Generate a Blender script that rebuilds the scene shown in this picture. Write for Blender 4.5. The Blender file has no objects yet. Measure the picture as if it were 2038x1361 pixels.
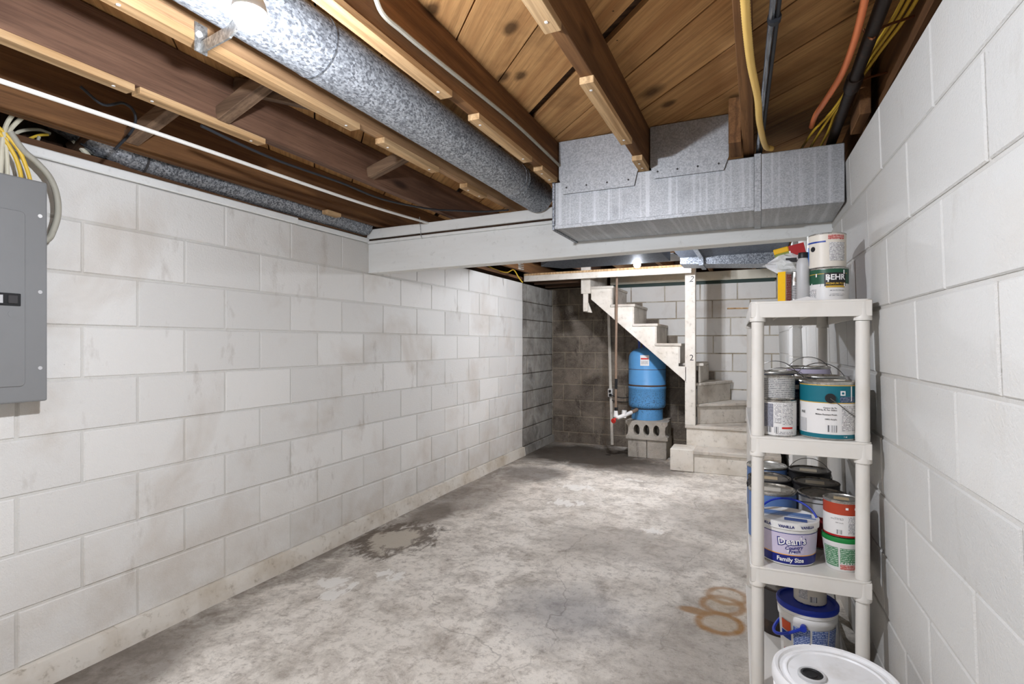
import bpy, bmesh, math, random
from mathutils import Vector, Matrix
random.seed(7)
SC = bpy.context.scene
COL = SC.collection
PI = math.pi
# ------------------------------------------------------------ camera, world, exposure
FPX, CYP, YAW, CAMZ = 1063.75, 683.8, 0.4303, 1.245
cam = bpy.data.objects.new('camera', bpy.data.cameras.new('camera'))
COL.objects.link(cam)
cam.data.sensor_width = 36.0
cam.data.lens = FPX * 36.0 / 2038.0
cam.data.shift_y = (CYP - 680.5) / 2038.0
cam.data.clip_start = 0.02
cam.location = (0, 0, CAMZ)
cam.rotation_euler = (PI / 2, 0, YAW)
SC.camera = cam
W = bpy.data.worlds.new('world'); SC.world = W; W.use_nodes = True
W.node_tree.nodes['Background'].inputs[0].default_value = (0.5, 0.5, 0.5, 1)
W.node_tree.nodes['Background'].inputs[1].default_value = 0.05
SC.view_settings.view_transform = 'Standard'
SC.view_settings.look = 'None'
SC.view_settings.gamma = 1.0
SC.view_settings.exposure = 0.12
SC.cycles.max_bounces = 5; SC.cycles.diffuse_bounces = 3; SC.cycles.glossy_bounces = 2; SC.cycles.transmission_bounces = 2
SC.cycles.caustics_reflective = False; SC.cycles.caustics_refractive = False
LED_L = 2700.0                                          # radiance of the near lamp's frosted dome
BULB_W = { 'far': 370.0, 'rear_fill': 125.0}     # watts: bulb by the stairs, and a fill bulb added behind the viewer
BULB_COL = (0.93, 0.98, 1.09)

# ------------------------------------------------------------ helpers
CS, SN = math.cos(YAW), math.sin(YAW)
def at(px, py, X=None, Y=None, Z=None):
    """the point of a photograph pixel on the plane X=, Y= or Z="""
    r = (px - 1019) / FPX; u = (CYP - py) / FPX
    d = Vector((r * CS - SN, r * SN + CS, u))
    if X is not None: t = X / d.x
    elif Y is not None: t = Y / d.y
    else: t = (Z - CAMZ) / d.z
    return Vector((0, 0, CAMZ)) + d * t

class MB:
    def __init__(s): s.v = []; s.f = []; s.m = []
    def add(s, v, f, mi=0):
        n = len(s.v); s.v += [tuple(p) for p in v]
        s.f += [tuple(i + n for i in q) for q in f]; s.m += [mi] * len(f); return s
    def box(s, x0, x1, y0, y1, z0, z1, mi=0):
        return s.add([(x0,y0,z0),(x1,y0,z0),(x1,y1,z0),(x0,y1,z0),(x0,y0,z1),(x1,y0,z1),(x1,y1,z1),(x0,y1,z1)],
              [(0,3,2,1),(4,5,6,7),(0,1,5,4),(1,2,6,5),(2,3,7,6),(3,0,4,7)], mi)
    def beam(s, a, b, w, h, up=(0,0,1), mi=0):
        """a board from a to b, w wide and h high"""
        a, b = Vector(a), Vector(b); d = (b - a).normalized(); u = Vector(up)
        x = d.cross(u).normalized(); u = x.cross(d).normalized()
        v = []
        for p in (a, b):
            for i, j in ((-1,-1),(1,-1),(1,1),(-1,1)): v.append(p + x * (w/2*i) + u * (h/2*j))
        return s.add(v, [(3,2,1,0),(4,5,6,7),(0,1,5,4),(1,2,6,5),(2,3,7,6),(3,0,4,7)], mi)
    def prism(s, poly, z0, z1, ax='z', mi=0):
        n = len(poly)
        def P(a, b, c): return {'z': (a,b,c), 'y': (a,c,b), 'x': (c,a,b)}[ax]
        v = [P(a,b,z0) for a,b in poly] + [P(a,b,z1) for a,b in poly]
        f = [tuple(range(n-1,-1,-1)), tuple(range(n,2*n))] + [(i,(i+1)%n,n+(i+1)%n,n+i) for i in range(n)]
        return s.add(v, f, mi)
    def tube(s, pts, r, n=8, mi=0, cap=True, closed=False):
        pts = [Vector(p) for p in pts]; N = len(pts); rr = r if isinstance(r, (list, tuple)) else [r]*N
        v = []; f = []; prev = None
        for i, p in enumerate(pts):
            if closed: t = pts[(i+1) % N] - pts[i-1]
            else: t = pts[min(i+1, N-1)] - pts[max(i-1, 0)]
            t.normalize()
            if prev is None:
                a = Vector((0,0,1)) if abs(t.z) < .9 else Vector((1,0,0)); x = t.cross(a).normalized()
            else: x = (prev - t * prev.dot(t)).normalized()
            prev = x; y = t.cross(x)
            for k in range(n):
                q = 2*PI*k/n; v.append(p + (x*math.cos(q) + y*math.sin(q)) * rr[i])
        for i in range(N if closed else N-1):
            j = (i+1) % N
            for k in range(n): f.append((i*n+k, i*n+(k+1)%n, j*n+(k+1)%n, j*n+k))
        if cap and not closed: f += [tuple(range(n-1,-1,-1)), tuple(range((N-1)*n, N*n))]
        return s.add(v, f, mi)
    def lathe(s, prof, n=28, c=(0,0), mi=0, cap0=True, cap1=True, mis=None):
        v = []; f = []; ms = []
        for r, z in prof:
            for k in range(n):
                q = 2*PI*k/n; v.append((c[0]+r*math.cos(q), c[1]+r*math.sin(q), z))
        for i in range(len(prof)-1):
            for k in range(n):
                f.append((i*n+k, i*n+(k+1)%n, (i+1)*n+(k+1)%n, (i+1)*n+k)); ms.append(mis[i] if mis else mi)
        if cap0: f.append(tuple(range(n-1,-1,-1))); ms.append(mis[0] if mis else mi)
        if cap1: f.append(tuple(range((len(prof)-1)*n, len(prof)*n))); ms.append(mis[-1] if mis else mi)
        k0 = len(s.m); s.add(v, f); s.m[k0:] = ms; return s
    def patch(s, r0, r1, a0, a1, z0, z1, n=10, mi=0, th=.0006):
        """a thin curved sheet on a drum; angle 0 faces local -Y, degrees; r0 at z0, r1 at z1"""
        v = []
        for i in range(n+1):
            a = math.radians(a0 + (a1-a0)*i/n)
            for r, z in ((r0,z0),(r1,z1),(r1+th,z1),(r0+th,z0)): v.append((r*math.sin(a), -r*math.cos(a), z))
        f = []
        for i in range(n):
            b = 4*i
            for k in range(4): f.append((b+k, b+(k+1)%4, b+4+(k+1)%4, b+4+k))
        f += [(3,2,1,0), tuple(range(4*n, 4*n+4))]
        return s.add(v, f, mi)
    def xf(s, M):
        s.v = [tuple(M @ Vector(p)) for p in s.v]; return s

def link(name, me, mats, parent=None):
    o = bpy.data.objects.new(name, me); COL.objects.link(o)
    if parent: o.parent = parent
    for m in (mats if isinstance(mats, (list, tuple)) else [mats]):
        if m is not None: me.materials.append(m)
    return o
def mesh(name, mb, mats, parent=None, smooth=False, bevel=0, org=None, seg=1):
    me = bpy.data.meshes.new(name)
    v = mb.v
    if org is not None: v = [(p[0]-org[0], p[1]-org[1], p[2]-org[2]) for p in v]
    me.from_pydata(v, [], mb.f); me.update()
    for i, p in enumerate(me.polygons): p.material_index = mb.m[i]; p.use_smooth = smooth
    bm = bmesh.new(); bm.from_mesh(me); bmesh.ops.recalc_face_normals(bm, faces=bm.faces); bm.to_mesh(me); bm.free()
    if smooth:
        try: me.set_sharp_from_angle(angle=math.radians(42))
        except Exception: pass
    o = link(name, me, mats, parent)
    if org is not None and parent is None: o.location = org
    if bevel:
        b = o.modifiers.new('bevel', 'BEVEL'); b.width = bevel; b.segments = seg; b.limit_method = 'ANGLE'; b.angle_limit = math.radians(40)
    return o
def tag(o, label=None, cat=None, group=None, kind=None):
    if label: o['label'] = label
    if cat: o['category'] = cat
    if group: o['group'] = group
    if kind: o['kind'] = kind
    return o
def thing(name, label, cat, loc=(0,0,0), rz=0, group=None):
    o = bpy.data.objects.new(name, None); COL.objects.link(o); o.empty_display_size = .05
    o.location = loc; o.rotation_euler = (0,0,rz); return tag(o, label, cat, group)
def solo(name, mb, mats, label, cat, group=None, **k):
    """a thing that is one mesh, its origin at its base"""
    xs, ys, zs = zip(*mb.v)
    o = mesh(name, mb, mats, None, org=((min(xs)+max(xs))/2, (min(ys)+max(ys))/2, min(zs)), **k)
    return tag(o, label, cat, group)
def base_of(*mbs):
    vs = [p for m in mbs for p in m.v]; xs, ys, zs = zip(*vs)
    return ((min(xs)+max(xs))/2, (min(ys)+max(ys))/2, min(zs))
def curve_pts(pts, n=8):
    """Catmull-Rom through the given points"""
    P = [Vector(p) for p in pts]; P = [P[0]*2-P[1]] + P + [P[-1]*2-P[-2]]; out = []
    for i in range(1, len(P)-2):
        a,b,c,d = P[i-1:i+3]
        for k in range(n):
            t = k/n
            out.append(.5*((2*b)+(c-a)*t+(2*a-5*b+4*c-d)*t*t+(3*b-a-3*c+d)*t**3))
    return out + [P[-2]]
def letters(txt, size, mat, parent, place, bold=0, shear=0, name='lettering', sx=1.0, align='CENTER', depth=.0004):
    """flat print; place(x, y) gives the point and the outward normal in the parent's space"""
    cu = bpy.data.curves.new('t', 'FONT'); cu.body = txt; cu.size = size; cu.align_x = align; cu.align_y = 'CENTER'
    cu.offset = bold; cu.shear = shear; cu.resolution_u = 2
    tmp = bpy.data.objects.new('t', cu); COL.objects.link(tmp)
    dg = bpy.context.evaluated_depsgraph_get(); me = bpy.data.meshes.new_from_object(tmp.evaluated_get(dg))
    bpy.data.objects.remove(tmp); bpy.data.curves.remove(cu)
    me.materials.clear(); me.name = name
    for v in me.vertices:
        p, nrm = place(v.co.x*sx, v.co.y); v.co = p + nrm*depth
    return link(name, me, mat, parent)
def on_drum(r, a, z, tilt=0, slope=0):
    a = math.radians(a)
    def f(x, y):
        c, s = math.cos(tilt), math.sin(tilt); x, y = x*c - y*s, x*s + y*c
        rr = r + slope*y; q = a + x/rr; nrm = Vector((math.sin(q), -math.cos(q), 0))
        return nrm*rr + Vector((0,0,z+y)), nrm
    return f

# ------------------------------------------------------------ node materials
class N:
    def __init__(s, name, rough=.8, metal=0, spec=.3):
        s.m = bpy.data.materials.new(name); s.m.use_nodes = True; s.t = s.m.node_tree; s.t.nodes.clear()
        s.b = s.t.nodes.new('ShaderNodeBsdfPrincipled'); o = s.t.nodes.new('ShaderNodeOutputMaterial')
        s.t.links.new(s.b.outputs[0], o.inputs[0])
        s.b.inputs['Roughness'].default_value = rough; s.b.inputs['Metallic'].default_value = metal
        s.b.inputs['Specular IOR Level'].default_value = spec; s._pos = None
    def L(s, a, b):
        if isinstance(a, bpy.types.NodeSocket): s.t.links.new(a, b)
        else:
            if isinstance(a, (tuple, list)) and len(a) == 3 and b.type == 'RGBA': a = (*a, 1)
            b.default_value = a
    def pos(s):
        if not s._pos: s._pos = s.t.nodes.new('ShaderNodeNewGeometry').outputs['Position']
        return s._pos
    def obj(s): return s.t.nodes.new('ShaderNodeTexCoord').outputs['Object']
    def rnd(s): return s.t.nodes.new('ShaderNodeObjectInfo').outputs['Random']
    def mapv(s, v, scale=(1,1,1), rot=(0,0,0), loc=(0,0,0)):
        n = s.t.nodes.new('ShaderNodeMapping'); s.L(v, n.inputs[0]); n.inputs['Scale'].default_value = scale
        n.inputs['Rotation'].default_value = rot; n.inputs['Location'].default_value = loc; return n.outputs[0]
    def noise(s, v, scale=5, detail=4, rough=.55, dist=0):
        n = s.t.nodes.new('ShaderNodeTexNoise'); s.L(v, n.inputs['Vector']); n.inputs['Scale'].default_value = scale
        n.inputs['Detail'].default_value = detail; n.inputs['Roughness'].default_value = rough; n.inputs['Distortion'].default_value = dist
        return n.outputs['Fac']
    def vor(s, v, scale=20, out='Color', feat='F1'):
        n = s.t.nodes.new('ShaderNodeTexVoronoi'); n.feature = feat; s.L(v, n.inputs['Vector']); n.inputs['Scale'].default_value = scale
        return n.outputs[out]
    def wave(s, v, scale=5, dist=2, dscale=1, bands='X', detail=2):
        n = s.t.nodes.new('ShaderNodeTexWave'); n.bands_direction = bands; s.L(v, n.inputs['Vector']); n.inputs['Scale'].default_value = scale
        n.inputs['Distortion'].default_value = dist; n.inputs['Detail Scale'].default_value = dscale; n.inputs['Detail'].default_value = detail
        return n.outputs['Fac']
    def ramp(s, f, a, b, lo=0.0, hi=1.0):
        n = s.t.nodes.new('ShaderNodeMapRange'); n.clamp = True; s.L(f, n.inputs[0])
        n.inputs[1].default_value = a; n.inputs[2].default_value = b; n.inputs[3].default_value = lo; n.inputs[4].default_value = hi
        return n.outputs[0]
    def math(s, op, a, b=0.0):
        n = s.t.nodes.new('ShaderNodeMath'); n.operation = op; s.L(a, n.inputs[0]); s.L(b, n.inputs[1]); return n.outputs[0]
    def mix(s, f, a, b, mode='MIX'):
        n = s.t.nodes.new('ShaderNodeMix'); n.data_type = 'RGBA'; n.blend_type = mode
        s.L(f, n.inputs[0]); s.L(a, n.inputs[6]); s.L(b, n.inputs[7]); return n.outputs[2]
    def sep(s, v):
        n = s.t.nodes.new('ShaderNodeSeparateXYZ'); s.L(v, n.inputs[0]); return n.outputs
    def vlen(s, v, c=(0,0,0), sc=(1,1,1)):
        n = s.t.nodes.new('ShaderNodeVectorMath'); n.operation = 'SUBTRACT'; s.L(v, n.inputs[0]); n.inputs[1].default_value = c
        m = s.t.nodes.new('ShaderNodeVectorMath'); m.operation = 'MULTIPLY'; s.L(n.outputs[0], m.inputs[0]); m.inputs[1].default_value = sc
        l = s.t.nodes.new('ShaderNodeVectorMath'); l.operation = 'LENGTH'; s.L(m.outputs[0], l.inputs[0]); return l.outputs['Value']
    def bump(s, h, strength=.3, dist=.01):
        n = s.t.nodes.new('ShaderNodeBump'); s.L(h, n.inputs['Height']); n.inputs['Strength'].default_value = strength
        n.inputs['Distance'].default_value = dist; s.L(n.outputs[0], s.b.inputs['Normal']); return s
    def col(s, c): s.L(c, s.b.inputs['Base Color']); return s
    def ro(s, c): s.L(c, s.b.inputs['Roughness']); return s

def srgb(r, g, b):
    def f(c):
        c /= 255.0; return c/12.92 if c <= .04045 else ((c+.055)/1.055)**2.4
    return (f(r), f(g), f(b))
def plain(name, c, rough=.6, metal=0, dirt=.25, dirtcol=(.05,.04,.03), scale=30, spec=.35):
    n = N(name, rough, metal, spec); p = n.obj()
    f = n.ramp(n.noise(p, scale, 5, .65), .52, .8, 0, dirt)
    return n.col(n.mix(f, c, dirtcol)).m
M = {}
def painted_block(name, base, stain, amount, joint=False, speck=.6):
    n = N(name, .75, 0, .25); p = n.pos()
    c = n.mix(n.ramp(n.rnd(), 0, 1), tuple(x*.93 for x in base), tuple(min(1, x*1.05) for x in base))
    c = n.mix(n.ramp(n.noise(p, 2.2, 4, .6, .4), .52, .72, 0, amount), c, stain)
    c = n.mix(n.ramp(n.noise(n.mapv(p, (3,3,1.2)), 2.6, 5, .7), .6, .72, 0, amount*.8), c, tuple(x*.75 for x in stain))
    low = n.ramp(n.sep(p)[2], .55, .0, 0, 1)                       # blotchy beige tone, growing towards the slab
    c = n.mix(n.math('MULTIPLY', low, n.ramp(n.noise(p, 5, 5, .65), .4, .7, .15, .75)), c, srgb(186,174,158))
    sp = n.ramp(n.vor(p, 26, 'Distance'), .045, .02, 0, speck)
    c = n.mix(n.math('MULTIPLY', sp, n.ramp(n.noise(p, 4, 2), .54, .6)), c, (.05,.035,.025))
    n.col(c)
    return n.bump(n.noise(p, 110, 3, .75), .5, .006).m
M['block'] = painted_block('painted_block', srgb(222,219,213), srgb(190,178,164), .5)
M['mortar'] = painted_block('painted_mortar', srgb(214,211,204), srgb(180,168,152), .5, speck=.9)
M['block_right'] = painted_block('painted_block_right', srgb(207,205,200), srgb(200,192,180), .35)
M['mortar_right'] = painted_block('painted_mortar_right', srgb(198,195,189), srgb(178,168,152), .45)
def raw_block(name, a, b, c_):
    n = N(name, .95, 0, .15); p = n.pos()
    c = n.mix(n.ramp(n.noise(p, 3.2, 6, .68, .5), .34, .62), a, b)
    c = n.mix(n.ramp(n.rnd(), 0, 1, 0, .35), c, c_)
    c = n.mix(n.ramp(n.noise(n.mapv(p, (1,1,.45)), 6, 6, .75), .55, .68, 0, .7), c, srgb(46,40,36))
    c = n.mix(n.ramp(n.noise(p, 90, 3, .7), .56, .72, 0, .6), c, srgb(176,166,150))
    n.col(c); return n.bump(n.noise(p, 120, 2, .7), .7, .01).m
M['block_dark'] = raw_block('damp_block', srgb(84,75,66), srgb(146,134,120), srgb(112,103,94))
M['block_grey'] = raw_block('unpainted_block', srgb(112,106,99), srgb(172,168,160), srgb(140,137,131))
M['mortar_dark'] = raw_block('raw_mortar', srgb(120,108,92), srgb(178,166,146), srgb(142,130,113))
M['mortar_rust'] = raw_block('stained_mortar', srgb(148,132,106), srgb(206,198,182), srgb(180,170,150))
def floor_mat():
    n = N('concrete_floor', .78, 0, .3); p = n.pos(); pf = n.mapv(p, (1,1,0))
    c = n.mix(n.ramp(n.noise(pf, 1.3, 5, .6, .6), .35, .68), srgb(204,196,184), srgb(233,226,215))
    c = n.mix(n.ramp(n.noise(pf, 5, 7, .75, .35), .46, .70, 0, .8), c, srgb(132,121,108))
    c = n.mix(n.ramp(n.noise(n.mapv(pf, (1,1,0), loc=(3,7,0)), 22, 7, .8, .2), .5, .66, 0, .65), c, srgb(126,114,102))
    c = n.mix(n.ramp(n.noise(n.mapv(pf, (1,.35,1), (0,0,.6)), 16, 5, .75, .4), .6, .78, 0, .5), c, srgb(118,106,94))
    c = n.mix(n.ramp(n.noise(pf, 60, 4, .7), .6, .75, 0, .4), c, srgb(110,102,94))
    dn = n.noise(pf, 4.5, 5, .65, .8)                              # drives the ragged edges of every stain
    x, y, _ = n.sep(p)
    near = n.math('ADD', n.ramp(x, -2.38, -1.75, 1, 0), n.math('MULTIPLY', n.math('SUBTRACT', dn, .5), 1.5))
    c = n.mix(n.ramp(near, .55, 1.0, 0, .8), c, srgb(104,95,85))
    def spot(cx, cy, rx, ry, col, k, a=1.35, b=.75, amt=1.1, src=None):
        nonlocal c
        d = n.math('ADD', n.vlen(pf, (cx,cy,0), (1/rx,1/ry,0)), n.math('MULTIPLY', n.math('SUBTRACT', src or dn, .5), amt))
        c = n.mix(n.ramp(d, a, b, 0, k), c, col)
    spot(-1.75, 5.8, .75, .55, srgb(66,58,50), .95); spot(-1.2, 5.45, .6, .3, srgb(80,72,64), .7)
    spot(-1.95, 4.75, .28, .3, srgb(92,86,80), .75); spot(-2.1, 3.9, .25, .6, srgb(112,102,92), .6)
    spot(-.80, 2.37, .34, .3, srgb(134,134,136), .55, 1.2, .3); spot(-.1, 1.9, .4, .8, srgb(146,138,128), .5)
    spot(-.3, 4.1, .35, .4, srgb(140,133,124), .5); spot(-.7, 3.3, .5, .25, srgb(150,142,132), .5)
    fine = n.noise(n.mapv(pf, (1,.5,1), (0,0,.7)), 14, 6, .7, .5)
    for a_ in ((-1.42,4.45,.20,.16),(-1.36,3.98,.20,.12),(-2.00,2.16,.16,.10),(-1.92,2.04,.10,.10),(-1.78,2.35,.12,.08),(-.62,3.62,.12,.07),(-1.0,4.9,.1,.06)):
        spot(*a_, srgb(226,222,214), .85, .62, .45, 4.2, fine)
    spot(-2.10, 2.80, .22, .28, srgb(88,76,64), .85, 1.2, .9, 2.6, fine); spot(-2.09, 2.78, .16, .22, srgb(190,180,164), .8, 1.0, .75, 2.4, fine)
    spot(-2.2, 1.15, .2, .35, srgb(96,86,76), .7); spot(-2.16, 3.3, .12, .25, srgb(92,80,68), .7)
    for cx, cy, r, k in ((-.153,2.55,.088,.95),(-.135,2.84,.085,.7),(-.15,2.73,.088,.75)):   # rings left by rusty cans
        d = n.math('ADD', n.vlen(pf, (cx,cy,0)), n.math('MULTIPLY', n.math('SUBTRACT', fine, .5), .03))
        ring = n.ramp(n.math('ABSOLUTE', n.math('SUBTRACT', d, r)), .026, .008, 0, k)
        c = n.mix(n.math('MULTIPLY', ring, n.ramp(dn, .3, .55, .45, 1)), c, srgb(146,98,34))
        c = n.mix(n.ramp(d, r*1.5, r*.5, 0, .4*k), c, srgb(176,148,104))
    spot(-.27, 2.62, .07, .03, srgb(148,108,56), .8)
    wv = n.t.nodes.new('ShaderNodeTexNoise'); n.L(pf, wv.inputs['Vector']); wv.inputs['Scale'].default_value = 2.2; wv.inputs['Detail'].default_value = 5
    wp = n.t.nodes.new('ShaderNodeVectorMath'); wp.operation = 'MULTIPLY_ADD'; n.L(wv.outputs['Color'], wp.inputs[0]); wp.inputs[1].default_value = (.5,.5,0); n.L(pf, wp.inputs[2])
    crack = n.vor(n.mapv(wp.outputs[0], (.9,.7,0)), 1.0, 'Distance', 'DISTANCE_TO_EDGE')
    ck = n.ramp(crack, .0032, .001, 0, .35)
    c = n.mix(n.math('MULTIPLY', ck, n.ramp(n.noise(pf, 1.1, 2), .42, .56)), c, srgb(84,74,64))
    sp = n.ramp(n.vor(pf, 22, 'Distance'), .06, .03, 0, .8)
    c = n.mix(n.math('MULTIPLY', sp, n.ramp(n.noise(pf, 3, 2), .55, .62)), c, srgb(60,48,36))
    n.col(c); n.ro(n.ramp(n.noise(pf, 3, 4), .3, .7, .6, .85))
    return n.bump(n.noise(pf, 30, 4, .75), .4, .012).m
M['floor'] = floor_mat()
def wood(name, dark, light, axis='y', rough=.75, rot=0, grain=1.0, stain=.3, knots=False):
    n = N(name, rough, 0, .25)
    sc = {'x': (1.1,16,16), 'y': (16,1.1,16), 'z': (16,16,1.1)}[axis]
    v = n.t.nodes.new('ShaderNodeVectorMath'); v.operation = 'ADD'
    n.L(n.mapv(n.pos(), (1,1,1), (0,0,rot)), v.inputs[0])
    off = n.t.nodes.new('ShaderNodeCombineXYZ')
    for i in range(3): n.L(n.math('MULTIPLY', n.rnd(), 17.0+i*5), off.inputs[i])
    n.L(off.outputs[0], v.inputs[1]); p = v.outputs[0]
    ps = n.mapv(p, sc)
    c = n.mix(n.ramp(n.noise(ps, 1.0, 5, .6, .6), .3, .68), dark, light)
    w = n.wave(n.mapv(p, tuple(x*.45 for x in sc)), 1.2, 9, .8, {'x':'Y','y':'X','z':'X'}[axis], 3)
    c = n.mix(n.ramp(w, .55, .95, 0, .45*grain), c, tuple(x*.5 for x in dark))
    c = n.mix(n.ramp(n.noise(n.mapv(p, tuple(x*4 for x in sc)), 1.5, 3, .7), .55, .8, 0, .4), c, tuple(x*.45 for x in dark))
    c = n.mix(n.ramp(n.noise(p, 3, 4, .6), .55, .75, 0, stain), c, tuple(x*.4 for x in dark))
    k = n.vor(n.mapv(p, tuple(.30*x if x > 2 else 1.5 for x in sc)), 1.0, 'Distance')
    c = n.mix(n.ramp(k, .13, .05, 0, .85), c, tuple(x*.22 for x in dark))
    c = n.mix(n.ramp(n.rnd(), 0, 1, 0, .35), c, tuple(x*.6 for x in dark))
    c = n.mix(n.ramp(n.noise(n.mapv(p, tuple(x*9 if x > 2 else x*3 for x in sc)), 1.0, 4, .75), .5, .7, 0, .5), c, tuple(x*.4 for x in dark))
    if knots:
        q = n.mapv(n.pos(), (1,1,0)); nz = n.noise(q, 14, 4, .6)
        for kx, ky in ((1297,182),(1003,152),(1037,150),(860,18),(1330,206),(1015,55)):
            w_ = at(kx, ky, Z=2.24)
            d = n.math('ADD', n.vlen(n.mapv(q, (1,1,0), (0,0,-PI/4)), tuple(Matrix.Rotation(-PI/4, 3, 'Z') @ Vector((w_.x, w_.y, 0))), (1,.55,0)), n.math('MULTIPLY', n.math('SUBTRACT', nz, .5), .02))
            c = n.mix(n.ramp(d, .045 if kx == 1297 else .028, .012, 0, .85), c, tuple(x*.16 for x in dark))
        sp = n.ramp(n.vor(q, 13, 'Distance'), .05, .03, 0, .9)
        c = n.mix(n.math('MULTIPLY', sp, n.ramp(n.noise(q, 5, 2), .5, .54)), c, (.02,.015,.012))
    n.col(c); return n.bump(n.noise(ps, 3, 2, .6), .3, .004).m
M['plank'] = wood('subfloor_plank', srgb(178,128,80), srgb(224,176,118), 'y', rot=-PI/4, grain=.45, stain=.6, knots=True)
M['joist'] = wood('old_joist', srgb(98,66,42), srgb(152,110,70), 'y')
M['joist_dark'] = wood('aged_joist', srgb(92,66,52), srgb(142,108,86), 'y')
M['joist_light'] = wood('pale_joist', srgb(150,112,78), srgb(206,168,126), 'y')
M['cleat'] = wood('pine_cleat', srgb(186,146,100), srgb(226,194,150), 'y', stain=.1)
M['brace'] = wood('brace_wood', srgb(96,74,58), srgb(152,124,98), 'x')
M['wood_dark'] = wood('dark_wood', srgb(50,36,26), srgb(96,70,50), 'x')
M['sill'] = wood('sill_wood', srgb(80,54,36), srgb(130,94,64), 'y')
def paint_wood(name, base, dirt, k=.5, axis=(1,1,1)):
    n = N(name, .6, 0, .35); p = n.pos()
    c = n.mix(n.ramp(n.noise(n.mapv(p, axis), 3, 5, .65), .42, .7, 0, k), base, dirt)
    c = n.mix(n.ramp(n.noise(p, 24, 5, .7), .58, .76, 0, k), c, tuple(x*.55 for x in dirt))
    sp = n.ramp(n.vor(p, 15, 'Distance'), .06, .035, 0, .9)
    c = n.mix(n.math('MULTIPLY', sp, n.ramp(n.noise(p, 6, 2), .52, .58)), c, (.03,.02,.015))
    n.col(c); return n.bump(n.noise(p, 50, 2), .15, .004).m
M['beam'] = paint_wood('white_beam_paint', srgb(236,236,232), srgb(212,208,200), .35, (.4,1,3))
M['stair'] = paint_wood('stair_paint', srgb(226,219,207), srgb(176,162,142), .6)
M['tread'] = paint_wood('worn_tread', srgb(206,198,186), srgb(146,134,120), .8)
M['fascia'] = paint_wood('cream_fascia', srgb(222,216,198), srgb(190,182,160), .4)
M['green_trim'] = plain('dark_green_trim', srgb(44,62,56), .6, dirt=.3)
M['ledge'] = paint_wood('painted_ledge', srgb(218,211,199), srgb(172,154,128), .75)
def galv(name, lo, hi, scale=70, rough=.38, stretch=(1,1,1), metal=.75, streak=None):
    n = N(name, rough, metal, .5); p = n.mapv(n.obj(), stretch)
    sp = n.vor(p, scale, 'Color'); f = n.sep(sp)[0]
    nz = n.noise(p, scale*.8, 4, .7, 1.2)
    c = n.mix(n.ramp(n.math('ADD', n.math('MULTIPLY', f, .45), n.math('MULTIPLY', nz, .9)), .45, .95), lo, hi)
    c = n.mix(n.ramp(n.noise(p, 5, 4, .6), .55, .75, 0, .35), c, tuple(x*.55 for x in lo))
    if streak:
        c = n.mix(n.ramp(n.noise(n.mapv(n.obj(), streak), 1, 3, .5), .5, .62, 0, .5), c, tuple(min(1, x*1.25) for x in hi))
    n.col(c); n.ro(n.ramp(nz, .3, .7, rough-.1, rough+.18))
    return n.bump(nz, .12, .002).m
M['galv'] = galv('galvanised_steel', srgb(112,115,120), srgb(206,210,214), 190, .6, (1,.6,1), metal=.5)
M['galv_box'] = galv('duct_sheet', srgb(160,162,164), srgb(192,194,196), 260, .5, streak=(40,1.5,.6))
M['galv_plate'] = galv('duct_plate', srgb(160,162,164), srgb(194,196,198), 170, .52)
M['galv_old'] = galv('old_galvanised', srgb(92,96,102), srgb(190,194,200), 150, .45)
M['galv_dark'] = galv('dull_duct', srgb(44,48,54), srgb(92,98,108), 120, .6, metal=.35)
M['mortar_black'] = raw_block('sooty_mortar', srgb(58,52,46), srgb(96,88,78), srgb(74,68,60))
M['steel'] = galv('strap_steel', srgb(140,140,138), srgb(196,196,192), 120, .4)
M['can_metal'] = galv('can_metal', srgb(176,174,168), srgb(220,218,212), 40, .3, metal=.9)
M['lid_dirty'] = galv('dirty_lid', srgb(112,104,92), srgb(186,178,164), 40, .45, metal=.6)
M['lid_dark'] = galv('dark_lid', srgb(64,60,54), srgb(124,116,106), 40, .45, metal=.5)
M['wire'] = plain('bail_wire', srgb(120,118,114), .35, .9, .2)
M['panel'] = plain('panel_enamel', srgb(126,126,125), .45, 0, .12, srgb(110,108,104), 14)
M['black'] = plain('black_plastic', srgb(26,26,27), .45, 0, .1)
M['black_lt'] = plain('black_cable', srgb(40,42,46), .5, 0, .1)
M['iron'] = plain('rusty_black_pipe', srgb(52,44,40), .55, .4, .6, srgb(94,70,54), 26)
M['pipe_brown'] = plain('old_pipe', srgb(140,118,100), .7, .2, .5, srgb(86,70,58), 40)
M['yellow_tube'] = plain('yellow_tubing', srgb(236,196,110), .45, 0, .15, srgb(190,140,60), 12)
M['yellow_wire'] = plain('yellow_cable', srgb(222,184,62), .5, 0, .2, srgb(120,90,40))
M['orange'] = plain('orange_hose', srgb(226,128,78), .45, 0, .25, srgb(190,96,60), 8)
M['cream_wire'] = plain('cream_cable', srgb(208,202,180), .55, 0, .3, srgb(120,108,90), 18)
M['grey_wire'] = plain('grey_cable', srgb(166,162,148), .6, 0, .4, srgb(110,100,84), 18)
M['white_tube'] = plain('white_conduit', srgb(232,230,222), .4, 0, .2, srgb(150,140,120))
M['steel_tube'] = galv('steel_conduit', srgb(120,124,130), srgb(190,196,204), 30, .3, (4,.3,4), metal=.9)
M['copper'] = plain('copper_hook', srgb(120,74,46), .5, .6, .4)
M['white'] = plain('white_plastic', srgb(232,230,226), .4, 0, .1, srgb(160,150,136))
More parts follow.
